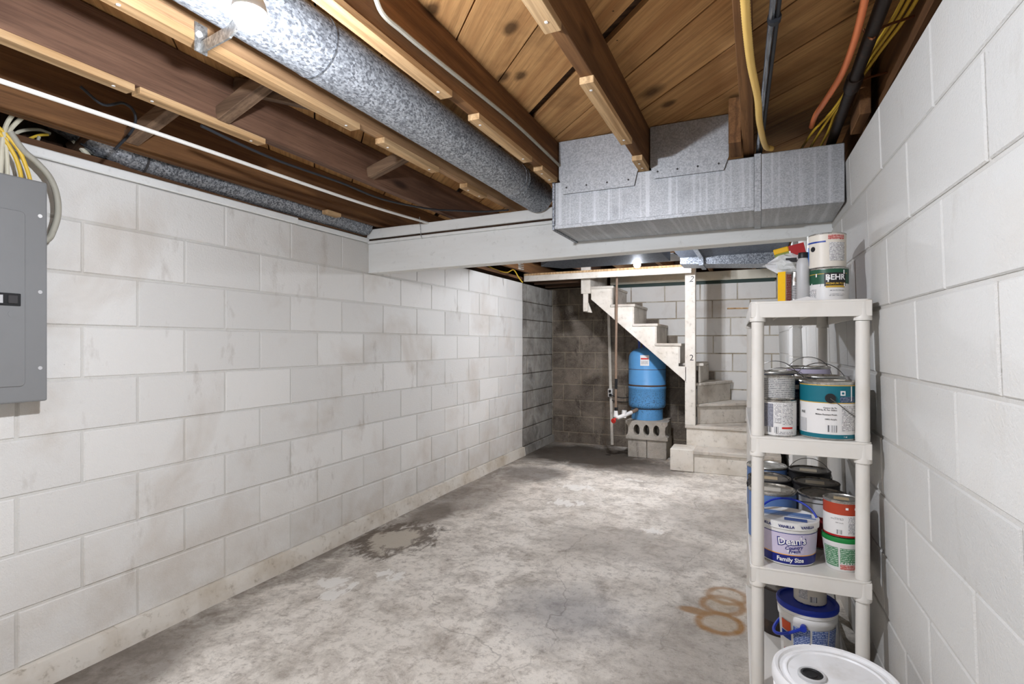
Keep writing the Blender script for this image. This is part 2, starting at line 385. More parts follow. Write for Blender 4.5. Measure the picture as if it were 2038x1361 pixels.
def shelf_mat():
    n = N('shelf_plastic', .42, 0, .4); p = n.pos()
    c = n.mix(n.ramp(n.noise(p, 6, 4, .6), .5, .75, 0, .35), srgb(226,221,212), srgb(200,190,174))
    sp = n.ramp(n.vor(p, 34, 'Distance'), .07, .03, 0, .85)
    c = n.mix(n.math('MULTIPLY', sp, n.ramp(n.noise(p, 5, 3), .56, .62)), c, srgb(70,46,36))
    return n.col(c).m
M['shelf'] = shelf_mat()
def lid_mat():
    n = N('bucket_plastic', .4, 0, .4); p = n.pos()
    c = n.mix(n.ramp(n.noise(p, 9, 5, .65), .52, .78, 0, .5), srgb(234,233,232), srgb(190,182,168))
    sp = n.ramp(n.vor(p, 30, 'Distance'), .10, .05, 0, .9)
    c = n.mix(n.math('MULTIPLY', sp, n.ramp(n.noise(p, 7, 3), .57, .62)), c, srgb(74,44,28))
    return n.col(c).m
M['bucket'] = lid_mat()
def tank_mat():
    n = N('tank_enamel', .38, 0, .45); p = n.obj(); z = n.sep(p)[2]
    c = n.mix(n.ramp(n.noise(p, 5, 5, .65), .5, .75, 0, .4), srgb(92,154,206), srgb(74,122,164))
    band = n.math('MULTIPLY', n.ramp(z, .0, .16, 0, 1), n.ramp(z, .42, .22, 0, 1))
    c = n.mix(n.math('MULTIPLY', band, n.ramp(n.noise(p, 70, 4, .75), .52, .62, 0, .9)), c, srgb(52,48,44))
    return n.col(c).m
M['tank'] = tank_mat()
M['rust'] = plain('rust_band', srgb(84,62,46), .85, 0, .8, srgb(40,32,28), 60)
def print_mat(name, bg, ink, lines=55, dens=.5):
    """rows of unreadable small print"""
    n = N(name, .5, 0, .35); p = n.obj(); x, y, z = n.sep(p)
    row = n.ramp(n.math('SINE', n.math('MULTIPLY', z, lines*2*PI*4)), -.1, .3)
    wd = n.ramp(n.noise(n.mapv(p, (260,260,lines*4)), 1, 2, .6), .5-dens*.25, .56)
    return n.col(n.mix(n.math('MULTIPLY', row, wd), bg, ink)).m
M['print_grey'] = print_mat('small_print', srgb(226,223,220), srgb(96,94,98))
M['print_dark'] = print_mat('small_print_on_navy', srgb(38,62,92), srgb(150,160,176))
M['print_shade'] = print_mat('small_print_on_grey', srgb(150,150,158), srgb(96,96,106))
M['print_green'] = print_mat('small_print_on_green', srgb(66,128,86), srgb(206,222,206), 40)
M['print_blue'] = print_mat('small_print_on_blue', srgb(58,84,146), srgb(196,206,226), 40)
M['print_red'] = print_mat('small_print_on_red', srgb(186,84,76), srgb(230,200,192), 40)
M['print_foil'] = print_mat('small_print_on_foil', srgb(186,184,180), srgb(104,104,106), 40, .8)
def bars():
    n = N('barcode_print', .5); p = n.obj(); x, y, z = n.sep(p)
    f = n.noise(n.mapv(p, (900,900,.01)), 1, 1)
    return n.col(n.mix(n.ramp(f, .49, .5), srgb(30,30,32), srgb(230,228,226))).m
M['bars'] = bars()
for k, c in dict(teal=(20,106,120), navy=(30,52,84), ink=(36,34,36), paper=(228,225,221), gold=(206,166,66), green_lbl=(38,86,62),
                 red=(176,28,30), rust_red=(176,66,40), maroon=(120,26,30), royal=(24,52,168), navy2=(26,36,120), lilac=(206,196,216),
                 yellow=(244,190,22), tan=(214,190,150), label_tan=(206,190,160), lime=(132,146,66), green_lid=(30,130,62), mid_blue=(92,124,176),
                 white_ink=(240,238,236), blue_ink=(28,40,110), orange_red=(216,86,40), grey_lt=(190,189,188), sky=(70,120,190), amber=(236,168,60),
                 dark_blue=(20,60,150), red_ink=(206,52,44), cream_lbl=(226,218,204), charcoal=(60,58,58)).items():
    M[k] = plain(k, srgb(*c), .42, 0, .12, tuple(x*.5 for x in srgb(*c)), 40)
def emit(name, c, s):
    m = bpy.data.materials.new(name); m.use_nodes = True; t = m.node_tree; t.nodes.clear()
    e = t.nodes.new('ShaderNodeEmission'); o = t.nodes.new('ShaderNodeOutputMaterial'); e.inputs[0].default_value = (*c, 1); e.inputs[1].default_value = s
    t.links.new(e.outputs[0], o.inputs[0]); return m
M['glow'] = emit('lit_bulb', (1, .98, .95), 20)
M['led'] = emit('lit_dome', BULB_COL, LED_L)
def glassy(name, c, rough=.15, alpha=.62):
    n = N(name, rough, 0, .6); n.col(c); n.b.inputs['Alpha'].default_value = alpha
    return n.bump(n.noise(n.obj(), 40, 4, .6), .8, .01).m
M['bag'] = glassy('clear_bag', (.9,.9,.9))
# ------------------------------------------------------------ the setting
YB, YR = 6.42, -1.9                    # back wall, wall behind the camera
XL = -2.3755                           # face of the left wall
RW = Vector((.425 + .033*1.245, 0, 0)) # foot of the right wall; it runs in by 33 mm/m and leans in by 33 mm/m
def rwx(y, z): return .425 - .033*y - .033*(z - 1.245)
tag(mesh('floor', MB().box(-2.7, .9, YR-.2, YB+.2, -.12, 0), M['floor']), 'stained grey concrete floor slab', None, None, 'structure')
_blk = {}
def block_mesh(w, h, n, mat):
    k = (round(w,3), round(h,3), n, mat.name)
    if k not in _blk:
        e = .0035; me = bpy.data.meshes.new('block'); v = []
        for y, i in ((-n*.014, 0), (-n*e, 0), (0, e)):
            v += [(-w/2+i, y, -h/2+i), (w/2-i, y, -h/2+i), (w/2-i, y, h/2-i), (-w/2+i, y, h/2-i)]
        f = [(8,9,10,11)] + [(a, (a+1)%4, 4+(a+1)%4, 4+a) for a in range(4)] + [(4+a, 4+(a+1)%4, 8+(a+1)%4, 8+a) for a in range(4)]
        if n > 0: f = [tuple(reversed(q)) for q in f]
        me.from_pydata(v, [], f); me.materials.append(mat); me.update(); _blk[k] = me
    return _blk[k]
def masonry(wall, n, rows, phases, length, a0, a1, pick, gap=.0095, hole=None):
    for (z0, z1), ph in zip(rows, phases):
        x = ph - math.ceil((ph - a0)/length)*length
        while x < a1:
            l, r = max(x, a0), min(x + length, a1); x += length
            if r - l < .04: continue
            c, z = (l+r)/2, (z0+z1)/2
            m = pick(c, z)
            if m is None: continue
            o = bpy.data.objects.new('block', block_mesh(r-l-gap, z1-z0-gap, n, m)); COL.objects.link(o)
            o.parent = wall; o.location = (c, n*random.uniform(-.0012,.0012), z)
            o.rotation_euler = (0, random.uniform(-.0025,.0025), 0)
# left wall, painted white up to the paint's end, bare blocks beyond
wl = mesh('wall_left', MB().box(YR-.2, YB, .005, .2, 0, 1.92), M['mortar']); wl.location = (XL, 0, 0); wl.rotation_euler = (0,0,PI/2)
tag(wl, 'white painted concrete block wall with a bare grey end', None, None, 'structure')
PE = 5.467
rows = [(.0934+.2032*k, .0934+.2032*(k+1)) for k in range(9)]
ph = [1.189 + (.2032 if k % 2 == 0 else 0) for k in range(9)]      # row 8 (top) odd, row 7 even ...
masonry(wl, -1, rows, ph, .4064, .38, PE, lambda c, z: M['block'])
masonry(wl, -1, rows, [p+.13 for p in ph], .4064, PE+.004, YB, lambda c, z: M['block_grey'])
mesh('bare_mortar_strip', MB().box(PE, YB, .0038, .006, 0, 1.92), M['mortar_black'], wl)
mb = MB(); rnd = random.Random(3); y = YR; prev = .018                 # footing ledge, a little uneven
while y < PE:
    y2 = min(PE, y + rnd.uniform(.25,.7)); b = .018 + rnd.uniform(-.004,.006); h = .0925 + rnd.uniform(-.006,.004)
    mb.add([(XL-.02,y,0),(XL+prev+.012,y,0),(XL+prev,y,h),(XL-.02,y,h+.004),(XL-.02,y2,0),(XL+b+.012,y2,0),(XL+b,y2,h),(XL-.02,y2,h+.004)],
           [(0,1,2,3),(7,6,5,4),(1,5,6,2),(2,6,7,3)]); prev = b; y = y2
tag(mesh('baseboard_rear', MB().box(XL-.02, XL+.022, PE+.004, YB, 0, .09), M['block_grey']), 'bare footing ledge below the unpainted blocks', None, None, 'structure')
tag(mesh('baseboard_left', mb, M['ledge']), 'chipped whitewashed footing ledge along the left wall', None, None, 'structure')
# right wall
ax = Vector((-.033,1,0)).normalized(); az = (Vector((-.033,0,1)) - ax*Vector((-.033,0,1)).dot(ax)).normalized(); ay = az.cross(ax)
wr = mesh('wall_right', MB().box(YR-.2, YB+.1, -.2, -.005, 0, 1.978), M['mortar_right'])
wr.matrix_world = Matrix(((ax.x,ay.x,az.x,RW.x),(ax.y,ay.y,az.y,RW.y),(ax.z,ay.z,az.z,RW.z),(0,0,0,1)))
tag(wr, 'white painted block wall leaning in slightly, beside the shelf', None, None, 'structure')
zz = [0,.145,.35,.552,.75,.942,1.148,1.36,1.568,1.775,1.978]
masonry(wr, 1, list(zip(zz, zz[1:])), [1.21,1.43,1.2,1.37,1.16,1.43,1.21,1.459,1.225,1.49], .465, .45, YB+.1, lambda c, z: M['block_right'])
# pier standing out of the right wall beyond the beam
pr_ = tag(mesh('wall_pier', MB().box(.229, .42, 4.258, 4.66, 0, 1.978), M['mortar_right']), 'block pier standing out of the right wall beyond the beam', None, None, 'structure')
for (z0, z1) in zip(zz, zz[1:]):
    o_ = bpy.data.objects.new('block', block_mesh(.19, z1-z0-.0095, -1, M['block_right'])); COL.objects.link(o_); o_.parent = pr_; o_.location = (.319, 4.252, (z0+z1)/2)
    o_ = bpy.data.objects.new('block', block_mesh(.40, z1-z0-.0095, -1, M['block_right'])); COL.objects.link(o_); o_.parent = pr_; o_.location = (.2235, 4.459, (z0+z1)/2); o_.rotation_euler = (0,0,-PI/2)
# back wall: bare and damp under the stairs, whitewashed above them
def backpick(c, z):
    if c > -.62 or z > 1.30 - .88*(c + 1.05): return M['block'] if c > -1.6 else M['block_dark']
    return M['block_dark']
wb = mesh('wall_back', MB().box(XL-.2, .6, .006, .2, 0, 1.945), M['mortar_rust']); wb.location = (0, YB, 0)
tag(wb, 'concrete block back wall, damp under the stairs and whitewashed above', None, None, 'structure')
rows = [(0,.135)] + [(.135+.2*k, .135+.2*(k+1)) for k in range(9)]
masonry(wb, -1, rows, [-.2,-.27,-.05,-.27,-.04,-.25,-.06,-.27,-.07,-.2], .392, XL, .5, backpick, .011)
mesh('damp_mortar_strip', MB().prism([(XL,0),(-.62,0),(-.62,1.25),(-1.45,1.945),(XL,1.945)], .0046, .0066, 'y'), M['mortar_dark'], wb)
tag(mesh('wall_rear', MB().box(XL-.2, .9, YR-.2, YR, 0, 2.0), M['block']), 'painted wall behind the viewer', None, None, 'structure')
# sill strip and plate on top of the left wall
tag(mesh('trim_1', MB().box(XL-.12, XL+.012, YR, 2.25, 1.922, 1.958).box(XL-.12, XL+.004, 2.25, 2.87, 1.922, 1.952), M['beam'], bevel=.004), 'white painted strip along the top of the left wall', None, None, 'structure')
tag(mesh('trim_2', MB().box(XL-.2, XL-.012, YR, YB, 1.9585, 1.988), M['sill']), 'bare wooden sill plate above the left wall', None, None, 'structure')
tag(mesh('trim_3', MB().box(.38, .6, YR, YB, 1.985, 2.02), M['sill']), 'bare wooden sill plate above the right wall', None, None, 'structure')
tag(mesh('wall_rim', MB().box(XL-.30, XL-.19, YR-.2, YB+.2, 1.9, 2.4).box(.6, .72, YR-.2, YB+.2, 1.9, 2.4).box(XL-.3, .72, YR-.2, YR-.1, 1.9, 2.4).box(XL-.3,.72,YB+.1,YB+.2,1.9,2.4), M['wood_dark']), 'dark rim boards closing the joist bays', None, None, 'structure')
# ------------------------------------------------------------ ceiling: diagonal subfloor, joists, cleats, bridging
ZJ, ZS = 2.058, 2.236
ceil = tag(mesh('ceiling', MB().box(XL-.3, .72, YR-.2, YB+.2, ZS+.024, ZS+.06), M['wood_dark']), 'open joist ceiling with diagonal plank subfloor', None, None, 'structure')
def clip(poly, a, b, c):       # keep a*x+b*y >= c
    out = []
    for i, p in enumerate(poly):
        q = poly[(i+1) % len(poly)]; dp = a*p[0]+b*p[1]-c; dq = a*q[0]+b*q[1]-c
        if dp >= 0: out.append(p)
        if (dp >= 0) != (dq >= 0):
            t = dp/(dp-dq); out.append((p[0]+(q[0]-p[0])*t, p[1]+(q[1]-p[1])*t))
    return out
k = -13
while True:
    s0 = .618 + .3075*k; s1 = s0 + .3075; k += 1
    if s0 > 6.8: break
    if s1 < -4.4: continue
    lo = .006; hi = .003
    if abs(s0 - 1.233) < .02: lo = .052                             # the board with a waney edge
    pl = clip(clip([(XL-.28,YR-.15),(.7,YR-.15),(.7,YB+.15),(XL-.28,YB+.15)], 1, 1, s0+lo), -1, -1, -(s1-hi))
    if len(pl) < 3: continue
    dz = random.uniform(0,.004)
    mesh('plank', MB().prism(pl, ZS+dz, ZS+.022+dz), M['plank'], ceil)
JX = [(-2.285,'joist',2.02), (-1.795,'joist_dark',ZJ), (-1.355,'joist_light',ZJ), (-.912,'joist',ZJ), (-.472,'joist',ZJ), (-.034,'joist',ZJ), (.40,'joist',ZJ)]
JO = []
for x, m, zb in JX:
    JO.append(mesh('joist', MB().box(x-.021, x+.021, YR-.1, YB+.1, zb, ZS), M[m], ceil, bevel=.002))
def cleat(j, y0, y1, w=.045, h=.022, dx=0, m='cleat'):
    x, _, zb = JX[j]
    mesh('cleat', MB().box(x-w/2+dx, x+w/2+dx, y0, y1, zb-h, zb), M[m], JO[j], bevel=.0015)
    c = MB()
    for yy in (y0+.05, y1-.05):
        if y1-y0 > .12: c.lathe([(.0001,zb-h-.002),(.005,zb-h-.0015),(.005,zb-h)], 8, (x+dx, yy))
    if c.v: mesh('nail_head', c, M['white'], JO[j])
def yat(px, py, j):  # where a pixel meets the underside of joist j's right edge
    return at(px, py, X=JX[j][0]+.021).y
cleat(1, .62, 1.03); cleat(1, 1.045, 1.52, m='cleat')
cleat(2, .70, 1.56); cleat(2, 1.70, 2.10); cleat(2, 2.36, 2.58)
cleat(3, .3, 1.48); cleat(3, 1.66, 2.15); cleat(3, 2.27, 2.47)
cleat(4, .5, 1.28); cleat(4, 1.57, 2.12); cleat(4, 2.32, 2.485)
cleat(0, 2.36, 2.47, dx=.01)
bd = MB().beam((-1.375,1.33,2.215),(-1.775,1.33,2.075), .05, .05)
mesh('bridging_strut', bd, M['brace'], ceil, bevel=.002)
mesh('bridging_strut', MB().beam((-1.775,1.40,2.215),(-1.375,1.40,2.075), .05, .05), M['brace'], ceil, bevel=.002)
mesh('bridging_strut', MB().beam((-1.815,1.30,2.20),(-2.265,1.30,2.06), .05, .05), M['brace'], ceil, bevel=.002)
mesh('bridging_strut', MB().beam((-2.305,1.22,2.12),(-2.50,1.22,2.02), .05, .05), M['wood_dark'], ceil, bevel=.002)
mesh('bridging_strut', MB().beam((-1.375,2.15,2.215),(-1.775,2.15,2.10), .05, .05), M['brace'], ceil, bevel=.002)
mesh('blocking', MB().box(-.105, -.058, 2.30, 2.485, 2.045, 2.225), M['joist'], ceil, bevel=.002)
mesh('blocking', MB().box(.318, .352, 2.16, 2.36, 2.03, 2.22), M['joist'], ceil, bevel=.002)
# ------------------------------------------------------------ support beam
b = thing('support_beam', 'white painted timber beam spanning the room below the joists', 'beam', (XL, 2.866, 1.719), 0)
b.rotation_euler = (0, -.011, 0); BL = rwx(2.87,1.8) - XL + .03
mesh('beam_board', MB().box(-.05, BL, 0, .105, 0, .196), M['beam'], b, bevel=.004)
mesh('trim_strip', MB().box(-.02, BL, -.006, .08, .1965, .214), M['beam'], b, bevel=.002)
mesh('shadow_core', MB().box(-.02, BL, .012, .09, .2145, .228), M['wood_dark'], b)
mesh('top_plate', MB().box(-.03, BL, -.002, .11, .2285, .292), M['beam'], b, bevel=.003)
mesh('wire_hook', MB().tube(curve_pts([(.42,-.012,.33),(.425,-.012,.27),(.43,-.012,.21),(.44,-.014,.19)],4), .0022, 6), M['steel'], b)
# ------------------------------------------------------------ rectangular duct in front of the beam
DX0, DY0, DY1, DZ0, DZ1 = -.922, 2.49, 2.860, 1.812, 2.04
d = thing('supply_duct', 'rectangular galvanised sheet metal duct hung in front of the beam', 'duct', (DX0, DY0, DZ0))
def dbox(x0,x1,y0,y1,z0,z1): return MB().box(x0-DX0,x1-DX0,y0-DY0,y1-DY0,z0-DZ0,z1-DZ0)
XS = at(1508, 360, Y=DY0).x
mesh('duct_section', dbox(DX0+.012, XS-.012, DY0, DY1, DZ0, DZ1), M['galv_box'], d, bevel=.003)
mesh('duct_section', dbox(XS+.012, rwx(DY0,2.0)-.001, DY0-.004, DY1, DZ0-.004, DZ1+.006), M['galv_box'], d, bevel=.003)
mesh('seam_collar', dbox(XS-.014, XS+.014, DY0-.009, DY1, DZ0-.010, DZ1+.008), M['galv_plate'], d, bevel=.002)
mesh('end_cap', dbox(DX0, DX0+.014, DY0-.007, DY1, DZ0-.008, DZ1+.004), M['galv_old'], d, bevel=.002)
mesh('bottom_flange', dbox(DX0+.014, XS-.014, DY0-.006, DY0+.001, DZ0-.003, DZ0+.014), M['galv_plate'], d, bevel=.001)
for (x0, x1, zl, zh) in ((JX[3][0]+.028, JX[4][0]-.025, 1.975, 2.232), (JX[4][0]+.028, -.112, 1.995, 2.232)):
    pl = MB().prism([(x0-DX0+.02,zl-DZ0),(x1-DX0-.02,zl-DZ0),(x1-DX0-.008,2.03-DZ0),(x1-DX0,2.05-DZ0),(x1-DX0,zh-DZ0),(x0-DX0,zh-DZ0),(x0-DX0,2.05-DZ0),(x0-DX0+.008,2.03-DZ0)], -.012, -.0075, 'y')
    p = mesh('cover_plate', pl, M['galv_plate'], d)
    for q in range(4):
        xx = x0 + (x1-x0)*(.1+.26*q) - DX0
        sc = MB().tube([(xx,-.0122,zl+.03-DZ0),(xx,-.0145,zl+.03-DZ0)], .0045, 8); mesh('screw', sc, M['charcoal'], p)
# ------------------------------------------------------------ round ducts
def pipe_y(x, z, r, y0, y1, n=40):
    ys = [y0 + (y1-y0)*i/24 for i in range(25)]
    return MB().tube([(x,y,z) for y in ys], r, n)
RX, RZ, RR = -1.135, 2.083, .088
t = thing('round_duct', 'large bright galvanised round duct running between two joists', 'duct', (RX, YR, RZ-RR))
def sh(mb, o): return mb.xf(Matrix.Translation(-Vector(o)))
o = (RX, YR, RZ-RR)
mesh('pipe', sh(pipe_y(RX, RZ, RR, YR, 2.56), o), M['galv'], t, smooth=True)
mesh('corrugated_end', sh(MB().tube([(RX,2.50+.006*i,RZ) for i in range(56)], [RR+.001+(.0018 if i%2 else 0) for i in range(56)], 32), o), M['galv_old'], t, smooth=True)
for yy in (.35, 1.13, 2.46): mesh('seam_ring', sh(pipe_y(RX, RZ, RR+.0016, yy, yy+.006, 36), o), M['galv_old'], t, smooth=True)
LX, LZ, LR = -2.42, 2.045, .075
pts = [(LX-.10,1.0,LZ+.16),(LX-.05,1.16,LZ+.10),(LX,1.32,LZ+.015),(LX,1.42,LZ)]
o = (LX, 1.0, LZ-LR)
t = thing('round_duct', 'dull mottled round duct lying along the top of the left wall', 'duct', o)
mesh('elbow', sh(MB().tube(curve_pts(pts,4), LR, 28), o), M['galv_old'], t, smooth=True)
mesh('pipe', sh(MB().tube([(LX,1.42,LZ),(LX+.02,2.1,LZ-.004),(LX+.03,2.84,LZ-.006)], LR-.002, 28), o), M['galv_old'], t, smooth=True)
mesh('seam_ring', sh(MB().tube([(LX,1.415,LZ),(LX,1.425,LZ)], LR+.0015, 28), o), M['charcoal'], t, smooth=True)
# ------------------------------------------------------------ bare bulbs
def bulb(loc, watts, label, drop=True):
    t = thing('light_bulb', label, 'light bulb', loc)
    pr = [(.0002,-.0335),(.012,-.0315),(.022,-.025),(.0285,-.014),(.030,0),(.0285,.013),(.022,.028),(.016,.042),(.0135,.055)]
    mesh('glass_globe', MB().lathe(pr, 20), M['glow'], t, smooth=True)
    mesh('socket', MB().lathe([(.014,.055),(.019,.058),(.021,.085),(.018,.105)], 16), M['black'], t, smooth=True)
    if drop: mesh('cord', MB().tube([(0,0,.104),(0,0,ZS-loc[2])], .004, 8), M['black'], t)
    la = bpy.data.lights.new('bulb_light', 'POINT'); la.energy = watts; la.color = BULB_COL; la.shadow_soft_size = .036
    l = bpy.data.objects.new('bulb_light', la); COL.objects.link(l); l.parent = t
    return t
NB = (-.861, .702, 1.86)
t = thing('light_bulb', 'glowing bare bulb hung under the bright round duct', 'light bulb', NB)
mesh('glass_dome', MB().lathe([(.0003,-.0335),(.011,-.0318),(.021,-.0255),(.0275,-.0155),(.030,-.003),(.0300,.002)], 18, cap0=False, cap1=False), M['led'], t, smooth=True)
mesh('shield_collar', MB().lathe([(.0302,.0022),(.0312,.004),(.0285,.018),(.020,.040),(.0145,.056)], 24), M['white'], t, smooth=True)  # opaque collar added to hold the lamp's light off the duct
mesh('socket', MB().lathe([(.016,.0565),(.021,.060),(.023,.085),(.020,.1045)], 16), M['black'], t, smooth=True)
bulb((-.93, 4.58, 1.922), BULB_W['far'], 'glowing bare bulb beyond the beam by the stairs')
bulb((-.68, -1.0, 1.93), BULB_W['rear_fill'], 'added bare fill bulb hanging unseen behind the viewer')  # unseen lamp added for even fill from behind
o = (-1.1, .92, 2.0)
t = thing('metal_strap', 'galvanised angle strap nailed between two joists below the duct', 'strap', o)
mesh('strap_bar', sh(MB().beam((-1.330,.938,2.024),(-1.118,.862,1.976),.005,.030).beam((-1.122,.863,1.977),(-.875,.775,1.974),.005,.030), o), M['steel'], t)
mesh('lamp_arm', sh(MB().beam((-.876,.785,1.967),(-.860,.690,1.967),.04,.004), o), M['steel'], t)
mesh('strap_tab', sh(MB().box(-1.334,-1.330,.92,.955,2.01,2.085), o), M['steel'], t)
mesh('bolt', sh(MB().tube([(-1.330,.93,2.055),(-1.325,.93,2.055)], .008, 10), o), M['white'], t)
# ------------------------------------------------------------ pipes and cables under the floor
def cable(name, pts, r, m, label, cat, n=8, seg=6):
    return solo(name, MB().tube(curve_pts(pts, seg), r, n), M[m], label, cat, smooth=True)
def pix(lst, **k): return [at(a, b, **k) for a, b in lst]
cable('conduit', [(-1.9,.3,1.962),(-1.9,1.2,1.978),(-1.9,2.2,1.986),(-1.903,2.88,2.012)], .0075, 'white_tube', 'thin white conduit crossing the dark joist bays on the left', 'conduit')
cable('cable', pix([(740,-30),(760,25),(800,62),(860,112),(960,192),(1030,250),(1085,302),(1117,333)], X=-.881), .0068, 'grey_wire', 'grey cable stapled along the side of the joist beside the bright duct', 'cable')
cable('cable', pix([(400,250),(480,288),(560,322),(680,364),(760,396),(850,415)], X=-1.764) + [at(905,419,Y=2.80), at(960,421,Y=2.81), at(1012,418,Y=2.82)], .0055, 'black_lt', 'black cable sagging along a joist to the beam top', 'cable')
cable('cable', pix([(160,172),(205,208),(245,205),(268,225),(264,258),(228,298)], X=-2.10), .005, 'black_lt', 'black cable looped over the wooden bridging on the left', 'cable')
mb = MB(); P = curve_pts(pix([(1481,-30),(1487,60),(1495,130),(1508,195),(1512,245)], Z=2.024) + [at(1523,290,Z=2.046), at(1536,296,Z=2.062)], 30)
solo('gas_tubing', MB().tube(P, [.0098 + (.0012 if i % 2 else 0) for i in range(len(P))], 12), M['yellow_tube'], 'yellow corrugated gas tubing running under a joist to the duct', 'tubing', smooth=True)
a, b_ = at(1541,-20,Z=2.065), at(1508,300,Z=2.065); dv = Vector((.0135,0,0))
solo('conduit', MB().tube([a-(b_-a)*.5, b_+(b_-a)*.15], .0075, 10), M['steel_tube'], 'grey steel conduit beside the yellow tubing, nearer the joist', 'conduit', smooth=True)
solo('conduit', MB().tube([a-(b_-a)*.5+dv, b_+(b_-a)*.15+dv], .0055, 10).tube([a+(b_-a)*.1+dv*.5, a+(b_-a)*.115+dv*.5], .0165, 12), M['black_lt'], 'dark thin conduit strapped to the grey steel conduit', 'conduit', smooth=True)
cable('hose', pix([(1728,-40),(1719,10),(1701,80),(1675,148),(1641,203)], Z=2.072) + [at(1623,230,Z=2.085), at(1615,252,Z=2.12)], .0095, 'orange', 'orange hose curving down beside the black iron pipe', 'hose', 10)
o = (.283, .2, 2.07); t = thing('iron_pipe', 'rusty black iron pipe along the top of the right wall', 'pipe', o)
mesh('pipe', sh(MB().tube([(.283,-.6,2.09),(.283,2.95,2.09)], .018, 16), o), M['iron'], t, smooth=True)
mesh('coupling', sh(MB().tube([(.283,1.99,2.09),(.283,2.0,2.09),(.283,2.07,2.09),(.283,2.08,2.09)], [.022,.0245,.0245,.022], 16), o), M['iron'], t, smooth=True)
for yy in (1.72, 2.04):
    mesh('pipe_hook', sh(MB().tube(curve_pts([(.262,yy,2.10),(.283,yy,2.068),(.306,yy,2.095),(.41,yy+.02,2.12)],4), .0035, 6), o), M['copper'], t)
for i, q in enumerate((0, 14, 30)):
    cable('cable', pix([(1812+q,-30),(1775+q*.8,40),(1728+q*.6,110),(1688+q*.4,175)], Z=2.12) + [at(1655+q*.3,222,Z=2.11), at(1618+q,262,Z=2.10), at(1592+q*1.2,300,Z=2.12)], .0048, 'yellow_wire',
          ['yellow cable passing behind the iron pipe, nearest the hose', 'yellow cable passing behind the iron pipe, middle of three', 'yellow cable passing behind the iron pipe, nearest the wall'][i], 'cable')
# ------------------------------------------------------------ breaker panel and its cables
o = (-2.33, .84, 1.05); t = thing('breaker_panel', 'grey steel breaker panel on the left wall', 'breaker panel', o)
mesh('box', sh(MB().box(XL+.001, -2.292, .675, 1.006, 1.062, 1.79), o), M['panel'], t)
mesh('cover', sh(MB().prism([(.652,1.044),(1.031,1.044),(1.031,1.812),(.652,1.812)], -2.2915, -2.276, 'x'), o), M['panel'], t, bevel=.006, seg=2)
def rrect(y0, y1, z0, z1, r, n=5):
    out = []
    for cy, cz, a0 in ((y1-r,z0+r,-90),(y1-r,z1-r,0),(y0+r,z1-r,90),(y0+r,z0+r,180)):
        for k in range(n+1):
            a = math.radians(a0+90*k/n); out.append((cy+r*math.cos(a), cz+r*math.sin(a)))
    return out
dr = mesh('door', sh(MB().prism(rrect(.717,.966,1.10,1.695,.014), -2.2765, -2.2725, 'x'), o), M['panel'], t, bevel=.0015)
la = mesh('latch', sh(MB().box(-2.2725,-2.2695,.86,.953,1.372,1.414), o), M['black'], dr, bevel=.002)
mesh('latch_pull', sh(MB().box(-2.2695,-2.2650,.918,.944,1.379,1.408), o), M['charcoal'], dr, bevel=.003)
mesh('latch_badge', sh(MB().box(-2.2695,-2.2690,.878,.905,1.380,1.407), o), M['grey_lt'], dr)
mesh('knockout', sh(MB().tube([(-2.2726,.93,1.345),(-2.2718,.93,1.345)], .011, 16), o), M['panel'], dr)
for z in (1.69, 1.425, 1.160):
    mesh('screw', sh(MB().tube([(-2.276,1.008,z),(-2.273,1.008,z)], .0065, 10), o), M['grey_lt'] if z < 1.6 else M['white'], t)
XC = -2.318
cable('cable', pix([(-25,250),(0,266),(28,308),(40,342),(43,368)], X=XC), .0065, 'yellow_wire', 'yellow cable arching into the panel top, the shorter one', 'cable')
cable('cable', pix([(-25,243),(2,258),(36,297),(53,335),(63,370)], X=XC), .0065, 'yellow_wire', 'yellow cable arching into the panel top, the longer one', 'cable')
cable('cable', pix([(30,222),(12,250),(4,290),(2,330),(-2,370)], X=XC), .0068, 'cream_wire', 'cream cable dropping into the panel at the picture edge', 'cable')
cable('cable', pix([(46,232),(22,256),(12,280),(14,320),(16,366)], X=XC-.005), .0068, 'cream_wire', 'cream cable dropping into the panel beside the yellow ones', 'cable')
cable('cable', pix([(20,262),(45,298),(75,325),(100,355),(113,390),(115,425),(107,455),(92,478)], X=XC+.005) + [Vector((-2.335,.99,1.60))], .0105, 'grey_wire', 'thick grey service cable looping into the panel side', 'cable', 10)
cable('cable', pix([(10,285),(38,262),(75,258),(100,266)], X=-2.46), .0062, 'cream_wire', 'cream cable lying in the dark joist bay above the panel', 'cable')
cable('cable', pix([(30,300),(48,282),(75,270),(96,268)], X=-2.44), .005, 'yellow_wire', 'yellow cable lying in the dark joist bay above the panel', 'cable')
cable('cable', pix([(24,352),(33,328),(58,305),(72,288),(78,272)], X=-2.40), .0055, 'grey_wire', 'short grey cable leaning behind the yellow cables', 'cable')
cable('cable', pix([(146,278),(165,298),(186,322),(206,338)], X=-2.45), .011, 'cream_wire', 'thick cream cable in the joist bay by the duct elbow', 'cable')
cable('cable', pix([(160,285),(200,308),(236,330),(262,348)], X=-2.42), .0045, 'black_lt', 'black cable lying along the wall top by the duct elbow', 'cable')
